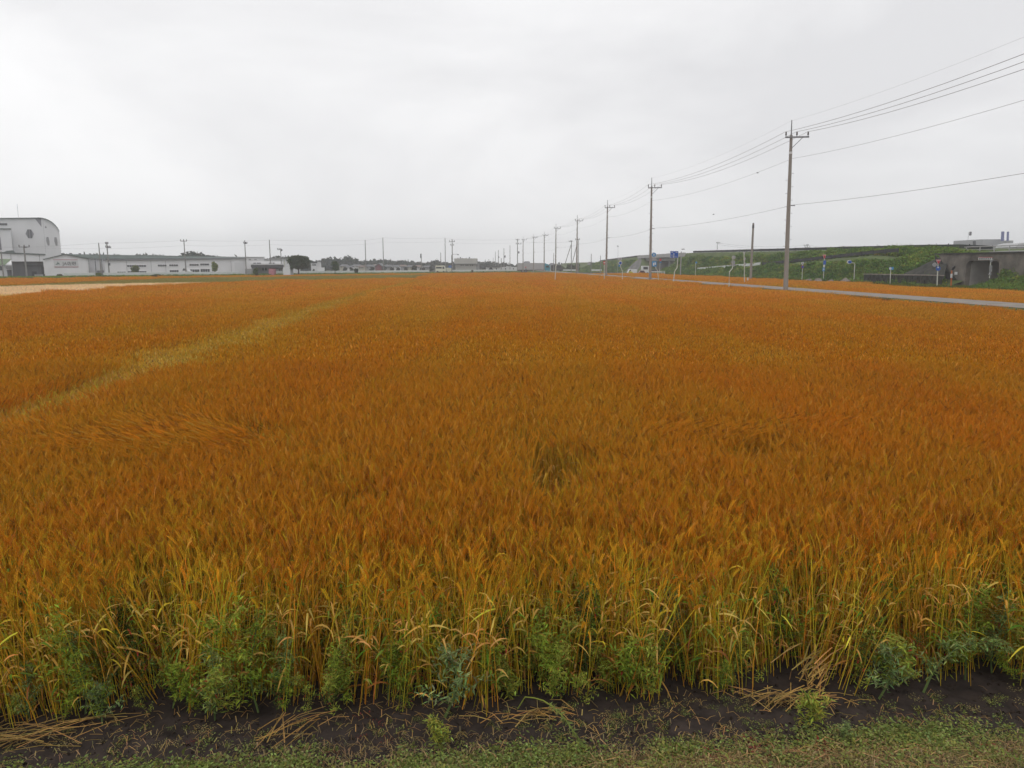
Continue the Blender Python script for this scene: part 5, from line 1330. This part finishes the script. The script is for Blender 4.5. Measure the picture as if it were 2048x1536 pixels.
for px, py, r in ((1122, 985, .17), (1135, 1035, .12), (1090, 940, .12), (1515, 945, .13), (715, 1070, .14), (1150, 960, .12), (620, 1230, .10), (1230, 1290, .10), (1830, 1200, .12), (1020, 830, .10), (1025, 800, .10), (1680, 900, .10)):
    q = G(px, py, .55); HOLES.append((q.x, q.y, r * (1.25 if 1080 < px < 1160 else .9)))
def hole(x, y): return any((x - a) ** 2 + (y - b) ** 2 < (r + .13) ** 2 for a, b, r in HOLES)
def region(u, Y, X):
    v = Y - 1.27 * X
    if Y < 80 and u < -25.6 and v < 115 and v > 20: return 'pale'
    if -40 < u < -5.0 and 114 < v < 161: return 'green'
    return 'wheat'
lodge = G(400, 895, .6)
lodge2 = G(1430, 880, .6)
pts, rot, scl, idx = [], [], [], []
pp_, pr_, ps_, pi_ = [], [], [], []
gp_, gr_, gs_, gi_ = [], [], [], []
def strip_d(u, Y):    # distance from the weedy furrow between the two fields
    return u - float(np.interp(Y, (8.4, 16, 28, 41, 52, 68, 84, 97), (-5.3, -5.6, -6.05, -6.15, -6.05, -5.7, -5.3, -4.8)))
def add(x, y, kind, s_, tilt=(0, 0), rz=None, z=0.0):
    pts.append((x, y, z)); rot.append((tilt[0], tilt[1], g.random() * 6.283 if rz is None else rz)); scl.append((1, 1, s_)); idx.append(kind)
def hvar(x, y): return 1 + 0.045 * math.sin(x * 1.3 + .7 * math.sin(y * .8)) * math.sin(y * .55 + 1) + 0.03 * math.sin(x * .35 + y * .21)
# zone 0, detailed
y = 3.9; st = .155
while y < 13:
    half = y * .72 + 1.6; x = -half
    while x < half:
        X = x + (g.random() - .5) * st; Y = y + (g.random() - .5) * st * .9
        x += st
        e = edge_y(X) + 0.08 * math.sin(X * 5.1) + 0.06 * math.sin(X * 13 + 1) - 0.05 + .10 * g.random()
        if Y < e + 0.15 or hole(X, Y): continue
        u = X - RW * Y; d = Y - e; sd = strip_d(u, Y)
        hs = hvar(X, Y) * (1 - 0.10 * max(0, 1 - d / .5))
        if Y > 6.4 and g.random() < .35: continue
        if -0.52 < sd < 0.38:
            if g.random() < .62: add(X, Y, iY + int(g.integers(2)), hs * (.80 + .1 * g.random()))
            continue
        if 0.45 <= sd < .6: hs *= .95
        r1 = ((X - lodge.x) / 1.25) ** 2 + ((Y - lodge.y) / .75) ** 2
        r2 = ((X - lodge2.x) / 1.3) ** 2 + ((Y - lodge2.y) / .30) ** 2
        if r1 < 1 and (r1 < .35 or g.random() < 1.25 - r1): [add(X + g.normal(0, .04), Y + g.normal(0, .04), iL + int(g.integers(4)), hs * 1.05, rz=g.normal(0, .5), z=.20 + .05 * g.random()) for _ in range(2)]; continue
        if r2 < 1 and g.random() < .5: [add(X, Y, iL + int(g.integers(4)), hs * 1.05, rz=2.6 + g.normal(0, .6), z=.22) for _ in range(2)]; continue
        if abs(u - .62 + 0.03 * math.sin(Y)) < .19 and 5.5 < Y < 40 and g.random() < .8: continue
        pf = max(0, 1 - d / 1.0); q = g.random()
        if d < .8 and g.random() < .22: continue
        if q < pf * 1.1: k = iF + int(g.integers(6))
        elif q < 0.12 + 1.2 * max(0, 1 - d / 2.6): k = iM + int(g.integers(5))
        else: k = iN + int(g.integers(6))
        tl = .05 if d > .7 else .11
        add(X, Y, k, hs * (1 if d > .7 else .92 + .12 * g.random()), tilt=(g.normal(0, tl), g.normal(0, tl)))
    y += st * .95
# zone 1
CORR = False
def lay(y0, y1, st, base, n, ulim=(-1e9, U_ROAD0 - .9), half=.74, kind='main'):
    y = y0
    while y < y1:
        hw_ = y * half + 3; x = -hw_
        while x < hw_:
            X = x + (g.random() - .5) * st * .6; Y = y + (g.random() - .5) * st * .6; x += st
            u = X - RW * Y; v = Y - 1.27 * X
            if not (ulim[0] < u < ulim[1]) or v > 171: continue
            hs = hvar(X, Y); rg = region(u, Y, X); sd = strip_d(u, Y)
            if kind == 'main' and rg == 'wheat':
                if CORR and abs(sd) > 2.3: continue
                if st > 2 and abs(sd) < 2.2 and Y < 99: continue
                if abs(sd) < .62 + st * .30 and Y < 97:
                    if abs(sd) < .62: add(X, Y, iY + 2 + int(g.integers(2)), hs * (.80 + .08 * g.random()))
                    continue
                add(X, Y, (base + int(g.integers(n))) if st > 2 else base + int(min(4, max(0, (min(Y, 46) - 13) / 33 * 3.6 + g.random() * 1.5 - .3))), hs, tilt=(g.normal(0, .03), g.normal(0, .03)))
            elif rg == 'pale' and kind == 'main':
                pp_.append((X, Y, 0)); pr_.append((0, 0, g.random() * 6.28)); ps_.append((1, 1, hs * .93)); pi_.append(0 if st < 2 else 1)
            elif rg == 'green' and kind == 'main':
                gp_.append((X, Y, 0)); gr_.append((0, 0, g.random() * 6.28)); gs_.append((1, 1, hs * .88)); gi_.append(int(g.integers(2)))
        y += st
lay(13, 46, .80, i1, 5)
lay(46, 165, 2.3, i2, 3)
CORR = True
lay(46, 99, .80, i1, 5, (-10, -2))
CORR = False
WL = 'vast field of ripe rust orange wheat filling the foreground and middle distance'
instancer('wheat_field', pts, rot, scl, idx, VAR, WL, 'wheat')
instancer('pale_barley_field', pp_, pr_, ps_, pi_, PALE, 'pale straw coloured barley wedge in the left middle distance', 'barley')
instancer('green_crop_field', gp_, gr_, gs_, gi_, GREEN, 'olive green unripe crop band before the village', 'crop')
# second field between road and embankment
pts, rot, scl, idx = [], [], [], []
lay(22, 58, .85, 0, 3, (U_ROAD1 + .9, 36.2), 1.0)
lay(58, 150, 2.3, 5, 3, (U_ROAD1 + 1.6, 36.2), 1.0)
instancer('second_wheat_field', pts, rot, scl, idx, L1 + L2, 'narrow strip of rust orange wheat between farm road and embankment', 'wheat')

# ------------------------------------------------------------------ weeds at the field edge
def goosefoot(k, H, spread, col, nb=9, leaf=.022, seed=0, arch=0.0, redf=0.0):
    """returns stem MB and leaf Soup around the origin"""
    g = np.random.default_rng(900 + k + seed); m_ = MB(); s = Soup()
    def axis(t): return Vector((arch * H * t ** 2 + .03 * math.sin(5 * t + k), .02 * math.sin(4 * t), H * (t - (.55 if arch else 0) * t ** 3)))
    m_.path([axis(i / 6) for i in range(7)], [.005 * (1 - .8 * i / 6) + .001 for i in range(7)], 5)
    Pn = []
    for b_ in range(nb):
        t = .18 + .78 * b_ / nb; a = b_ * 2.4 + g.random(); L = spread * (1.15 - t) * (.7 + .5 * g.random()); o_ = axis(t)
        e = o_ + Vector((math.cos(a) * L, math.sin(a) * L, L * (.5 + .5 * g.random())))
        m_.bar(o_, e, .0025, 4, .001)
        for _ in range(38): u = .15 + .85 * g.random(); Pn.append((np.array(o_.lerp(e, u)) + g.normal(0, .012, 3), 1.0))
    for _ in range(90): u = .15 + .85 * g.random(); Pn.append((np.array(axis(u)) + g.normal(0, .012, 3), 1.0))
    for _ in range(50): u = .80 + .25 * g.random(); Pn.append((np.array(axis(min(u, 1))) + g.normal(0, .010, 3), .45))
    p = np.array([q[0] for q in Pn]); sz = np.array([q[1] for q in Pn])[:, None] * leaf * .62 * (.6 + .8 * g.random((len(Pn), 1)))
    n = len(p); a = g.random(n) * 6.28; d = unit(np.stack([np.cos(a), np.sin(a), g.normal(.1, .45, n)], -1)); w_ = unit(np.cross(d, [0, 0, 1.0])) * .27
    tip = p + d * sz * 2.3; mid = p + d * sz * .9; dr = np.array([0, 0, -.25]) * sz
    cc = jit(col, n, .3, g); rm = g.random(n) < redf; cc[rm] = jit((.40, .07, .045), rm.sum(), .25, g)
    s.tri(p, mid + w_ * sz, tip + dr, cc); s.tri(p, tip + dr, mid - w_ * sz, cc)
    return m_, s
CW = (0.25, 0.31, 0.10); CG = (0.24, 0.30, 0.04); CY = (0.32, 0.34, 0.06)
WEEDS = []
for k, (H, sp, col, red, arch) in enumerate(((.42, .16, CW, 0, 0), (.55, .13, CW, .01, 0), (.30, .17, (0.26, .33, .13), 0, 0), (.60, .15, CG, .05, 0), (.36, .15, CG, .03, 0), (.22, .10, CY, 0, 0), (.50, .12, CW, 0, .9))):
    m_, s = goosefoot(k, H, sp, col, arch=arch, redf=red)
    t = thing('goosefoot_weed', 'x', 'weed', (0, 0, 0), 'leafy weeds along the edge of the wheat')
    m_.build('stem', mat('weed_stem', (.12, .17, .05), .7, .2, 9), t); s.build('foliage', V_weed, t, kind='stuff'); WEEDS.append([t, False])
WP = [(900, 1430, 2, 1.35, 'broad grey green goosefoot bush at the field edge left of centre'), (430, 1440, 0, .95, 'goosefoot weed low at the edge above the dark soil, left third'),
      (345, 1420, 4, .8, 'small fresh weed left of the low goosefoot at the left third'), (165, 1425, 1, .95, 'upright grey green weed with pale tip near the left corner'),
      (60, 1440, 0, .8, 'low dark weed in the lower left corner by the fallen straw'), (200, 1450, 2, .8, 'dark bushy weed right of the fallen straw in the left corner'),
      (515, 1425, 3, 1.05, 'tall leafy green weed with a few red leaves, left of the hollow in the stalks'), (570, 1415, 1, .85, 'blue green weed close right of the tall red leaved weed'),
      (785, 1405, 4, 1.1, 'fresh green weed between the hollow and the broad goosefoot bush'), (1010, 1400, 5, 1.1, 'yellowish seedling weed right of the broad goosefoot bush'),
      (1075, 1290, 1, 1.15, 'tall slender grey green weed standing among the ears at centre'), (1180, 1370, 3, 1.0, 'leafy green weed at centre above the drooping seed head'),
      (1330, 1350, 1, 1.1, 'tall dark green weed right of centre among yellow leaves'), (1290, 1380, 4, 1.0, 'low green weed beside the tall dark one right of centre'),
      (1545, 1330, 3, 1.15, 'bright green leafy weed above the fallen straw heap'), (1765, 1395, 2, 1.1, 'dark feathery weed bush at the edge right of the straw heap'),
      (1750, 1330, 3, 1.1, 'tall green weed behind the dark feathery bush at right'), (1850, 1385, 6, 1.2, 'arching grey green weed leaning over the soil at right'),
      (1930, 1360, 3, 1.0, 'dark green leafy weed near the right picture edge'), (1990, 1350, 1, 1.0, 'last tall weed at the right picture edge'),
      (1612, 1470, 5, 1.15, 'yellow green weed alone on the soil at the verge, right half'), (870, 1500, 5, .85, 'small yellow green weed on the verge rim left of centre'),
      (1690, 1490, 2, .42, 'tiny grey green weed on the verge right of the lone yellow green one'), (1875, 1310, 4, 1.2, 'fresh green weed among the stalks above the arching weed'),
      (130, 1330, 1, 1.05, 'slim grey green weed rising among golden stalks at left'), (680, 1400, 4, .8, 'small green weed beneath yellow blades right of the hollow'),
      (1470, 1380, 5, 1.2, 'yellowish green weed left of the fallen straw heap'), (1440, 1400, 4, .7, 'little dark green weed before the stalks left of the straw heap')]
for (px, py, k, s_, lab) in WP:
    o, used = WEEDS[k]
    if used: o = copy_tree(o)
    WEEDS[k][1] = True
    q = G(px, py, 0.0)
    o.location = (q.x, q.y, 0.0 if q.y > verge_y(q.x) else near_z(np.array(q.x), np.array(q.y)).item()); o.scale = (s_, s_, s_); o.rotation_euler = (0, 0, 0.0 if k == 6 else rnd.random() * 6.28); o['label'] = lab
for t, used in WEEDS:
    if not used: t.location = (-2.4, 4.4, 0); t['label'] = 'green weed hidden among the front stalks'

# undergrowth between the front stalks: small leaves, green and some red
pts, rot, scl, idx = [], [], [], []
UG = []
for k in range(4):
    m_, s = goosefoot(20 + k, .26 + .06 * k, .09, (CG, CY, (0.10, .15, .035), CG)[k], 7, .017, 5, 0, (.03, .02, .10, .0)[k]); UG.append(s.mesh('undergrowth_sprig', V_weed))
for _ in range(480):
    X = -4 + 8 * g.random(); Y = edge_y(X) + 0.02 + (g.random() ** 1.6) * 1.3
    dens = .5 + .5 * math.sin(X * 1.9 + 1) * math.sin(X * .7 + .3)
    if g.random() > .35 + .6 * dens: continue
    pts.append((X, Y, 0)); rot.append((g.normal(0, .15), g.normal(0, .15), g.random() * 6.28)); scl.append(.6 + 1.1 * g.random()); idx.append(int(g.integers(4)))
instancer('edge_undergrowth', pts, rot, scl, idx, UG, 'small green and reddish leaves filling the foot of the front wheat stalks', 'undergrowth')

# bowed seed head and its stalk
t = thing('bowed_seed_head', 'green drooping seed head arching down over the dark soil at centre', 'seed head', tuple(G(1030, 1420, 0)))
a = G(1035, 1418, 0.02); top = P(1050, 1394, a.y - .02); e = G(1165, 1490, 0.03)
pth = [a, top] + [top.lerp(e, k / 6) + Vector((0, 0, .10 * math.sin(math.pi * k / 6) * .8)) for k in range(1, 7)]
MB().path(pth, [.0035] * 4 + [.003, .0025, .002, .001], 5).build('stalk', mat('fresh_stalk', (.26, .30, .05), .7, .15, 9), t)
s = Soup(); gg = np.random.default_rng(5); n = 130; u = .45 + .55 * gg.random(n); A = np.array(top)[None] * (1 - u)[:, None] + np.array(e)[None] * u[:, None]; A[:, 2] += .08 * np.sin(np.pi * u)
d = unit(gg.normal(size=(n, 3)) + np.array([.5, -.3, -.7])); w_ = unit(np.cross(d, gg.normal(size=(n, 3)))) * .004
s.tri(A - w_, A + w_, A + d * .035, jit((.24, .28, .09), n, .2, gg)); s.build('grains', V_weed, t, kind='stuff')

# fallen straw heaps and loose straw
def straw(name, label, c0, n, L, ang, spread, sx, sy, zmax, col=(.50, .33, .12), kind='stuff', w=.0028, seed=1, cat='straw'):
    g = np.random.default_rng(seed); s = Soup()
    b = np.stack([c0[0] + g.normal(0, sx, n), c0[1] + g.normal(0, sy, n), .012 + zmax * g.random(n)], -1)
    a = ang + g.normal(0, spread, n); l = L * (.4 + .8 * g.random(n)); d = np.stack([np.cos(a), np.sin(a), g.normal(0, .10, n)], -1)
    b[:, 2] += near_z(b[:, 0], b[:, 1]) + .01
    P0 = b - d * l[:, None] / 2; P2 = b + d * l[:, None] / 2; P1 = b + np.stack([0 * a, 0 * a, .03 * g.random(n)], -1); Pp = np.stack([P0, P1, P2], 1)
    Pp[..., 2] = np.maximum(Pp[..., 2], near_z(Pp[..., 0], Pp[..., 1]) + .008)
    W = np.cross(d, [0, 0, 1.0]) * w * (.6 + .8 * g.random((n, 1)))
    s.ribbon(Pp, np.repeat(W[:, None], 3, 1), jit(col, n, .25, g)); s.ribbon(Pp, np.repeat((np.array([[0, 0, 1.0]]) * w * .7).repeat(n, 0)[:, None], 3, 1), jit(col, n, .25, g))
    o = s.build(name, V_straw, None, kind); tag(o, label, cat); return o
q = G(1580, 1412); straw('straw_heap', 'heap of fallen straw lying at the wheat edge in the right half', q, 60, .24, .15, .5, .16, .04, .04, seed=2)
q = G(1625, 1375); straw('leaning_straw', 'sheaf of bent stalks leaning into the wheat above the straw heap', q, 40, .30, .9, .3, .05, .06, .20, seed=3)
q = G(45, 1478); straw('straw_heap', 'heap of long fallen straw in the lower left corner', q, 46, .34, .25, .45, .2, .07, .03, seed=4)
q = G(1060, 1440); straw('straw_heap', 'thin patch of flat straw beneath the bowed seed head', q, 34, .17, -.1, .5, .12, .035, .01, seed=6)
q = G(600, 1455); straw('broken_stalk', 'loose broken stalks lying across the soil left of centre', q, 14, .34, .9, .5, .14, .05, .05, seed=7)
straw('straw_litter', 'scattered bits of straw and dry leaves littering the dark soil strip', (0, 3.78), 900, .07, 0, 1.5, 2.2, .16, .01, (.38, .26, .10), w=.0016, seed=8)
straw('verge_straw', 'dry straw stalks lying on the green verge at the bottom edge', (1.4, 3.36), 260, .16, -.5, .7, .9, .10, .02, (.48, .34, .16), w=.0024, seed=9)
straw('verge_thatch', 'dead brown grass thatch covering the verge at the bottom edge', (.9, 3.30), 8000, .05, 0, 1.6, 2.0, .17, .02, (.34, .255, .13), w=.0016, seed=10)

# clover and small leaves on the verge
def clump(k, n, r, h, col, leaf, g):
    s = Soup(); p = np.stack([g.normal(0, r, n), g.normal(0, r, n), h * g.random(n)], -1)
    a = g.random(n) * 6.28; d = unit(np.stack([np.cos(a), np.sin(a), g.normal(.3, .4, n)], -1)); w_ = unit(np.cross(d, [0, 0, 1.0])); sz = leaf * (.6 + .8 * g.random((n, 1)))
    cc = jit(col, n, .28, g); s.tri(p, p + d * sz + w_ * sz * .5, p + d * sz * 1.7, cc); s.tri(p, p + d * sz * 1.7, p + d * sz - w_ * sz * .5, cc)
    return s.mesh('verge_clump', V_weed)
g9 = np.random.default_rng(31)
VC = [clump(0, 60, .035, .03, (.26, .255, .07), .008, g9), clump(1, 60, .04, .04, (.24, .28, .08), .009, g9), clump(2, 50, .03, .025, (.38, .30, .13), .007, g9), clump(3, 50, .035, .05, (.22, .245, .07), .009, g9), clump(4, 40, .03, .03, (.20, .05, .04), .009, g9)]
pts, rot, scl, idx = [], [], [], []
for _ in range(9000):
    X = -3.4 + 7.0 * g9.random(); Y = verge_y(X) + .06 - .55 * g9.random() ** .8
    dn = fbm(np.array(X), np.array(Y), 9, 4, 3.5).item()
    d = verge_y(X) - Y
    if g9.random() > .13 and dn < .20 + .25 * min(1, max(0, d / .3)) - .25 * (d < .12): continue
    if d < 0 and g9.random() < .6: continue
    k = 1 if (d < .10 and g9.random() < .6) else int(g9.choice(5, p=[.33, .10, .44, .11, .02]))
    pts.append((X, Y, near_z(np.array(X), np.array(Y)).item() + .012)); rot.append((0, 0, g9.random() * 6.28)); scl.append(.6 + .9 * g9.random()); idx.append(k)
for _ in range(260):      # seedlings on the bare soil
    X = -3.2 + 6.4 * g9.random(); Y = verge_y(X) + (edge_y(X) - verge_y(X)) * g9.random()
    pts.append((X, Y, near_z(np.array(X), np.array(Y)).item())); rot.append((0, 0, g9.random() * 6.28)); scl.append(.3 + .5 * g9.random()); idx.append(int(g9.choice(5, p=[.3, .2, .25, .2, .05])))
instancer('verge_plants', pts, rot, scl, idx, VC, 'low clover and small leafed plants carpeting the verge at the bottom edge', 'ground cover')

# clods and crumbs on the bare soil
CL = []
for k in range(3):
    gk = np.random.default_rng(60 + k); s = Soup(); v = unit(gk.normal(size=(60, 3))) * [1, .9, .6]
    a_ = np.array([unit(np.array([math.cos(i * 1.047) * math.cos(j), math.sin(i * 1.047) * math.cos(j), math.sin(j)])) * (.75 + .5 * gk.random()) * [1, .85, .6] for j in (-.5, .35) for i in range(6)])
    top = np.array([[0, 0, .55]])
    for i in range(6):
        i2 = (i + 1) % 6
        s.tri(a_[i:i + 1], a_[i2:i2 + 1], a_[6 + i2:7 + i2], (.06, .043, .034)); s.tri(a_[i:i + 1], a_[6 + i2:7 + i2], a_[6 + i:7 + i], (.045, .032, .026)); s.tri(a_[6 + i:7 + i], a_[6 + i2:7 + i2], top, (.055, .04, .032))
    CL.append(s.mesh('clod', V_weed))
pts, rot, scl, idx = [], [], [], []
for _ in range(2600):
    X = -3.4 + 6.8 * g9.random(); Y = verge_y(X) - .05 + (edge_y(X) + .35 - verge_y(X)) * g9.random()
    pts.append((X, Y, near_z(np.array(X), np.array(Y)).item())); rot.append(tuple(g9.random(3) * 6)); scl.append(.003 + .012 * g9.random() ** 3); idx.append(int(g9.integers(3)))
instancer('soil_clods', pts, rot, scl, idx, CL, 'dark clods and crumbs of earth on the bare soil strip', 'soil')

# two birds in the air
for px, py, Y, lab in ((1515, 346, 60, 'small dark bird flying between the two tall poles'), (1427, 429, 70, 'tiny distant bird above the plain brown grey pole')):
    p = P(px, py, Y); t = thing('flying_bird', lab, 'bird', p)
    MB().path([p + Vector((-.09, 0, 0)), p + Vector((-.03, 0, .01)), p + Vector((.05, 0, .01)), p + Vector((.10, 0, .0))], [.01, .03, .025, .006], 6).build('body', M_dark, t)
    for s_ in (-1, 1): MB().prism([p + Vector((-.02, 0, .01)), p + Vector((.05, 0, .01)), p + Vector((-.01, s_ * .16, .07))], (0, 0, .006)).build('wing', M_dark, t)

# ------------------------------------------------------------------ air
hb = MB().box(-900, 900, -50, 1000, -1.2, 36)
hz = bpy.data.materials.new('haze_air'); hz.use_nodes = True; t = hz.node_tree; t.nodes.clear()
ho = t.nodes.new('ShaderNodeOutputMaterial'); pv = t.nodes.new('ShaderNodeVolumePrincipled')
pv.inputs['Color'].default_value = (0.88, 0.90, 0.93, 1); pv.inputs['Density'].default_value = 0.0008; pv.inputs['Anisotropy'].default_value = 0.0
t.links.new(pv.outputs[0], ho.inputs['Volume'])
h = hb.build('haze', hz, kind='stuff'); tag(h, 'thin damp haze in the air over the fields', 'haze')
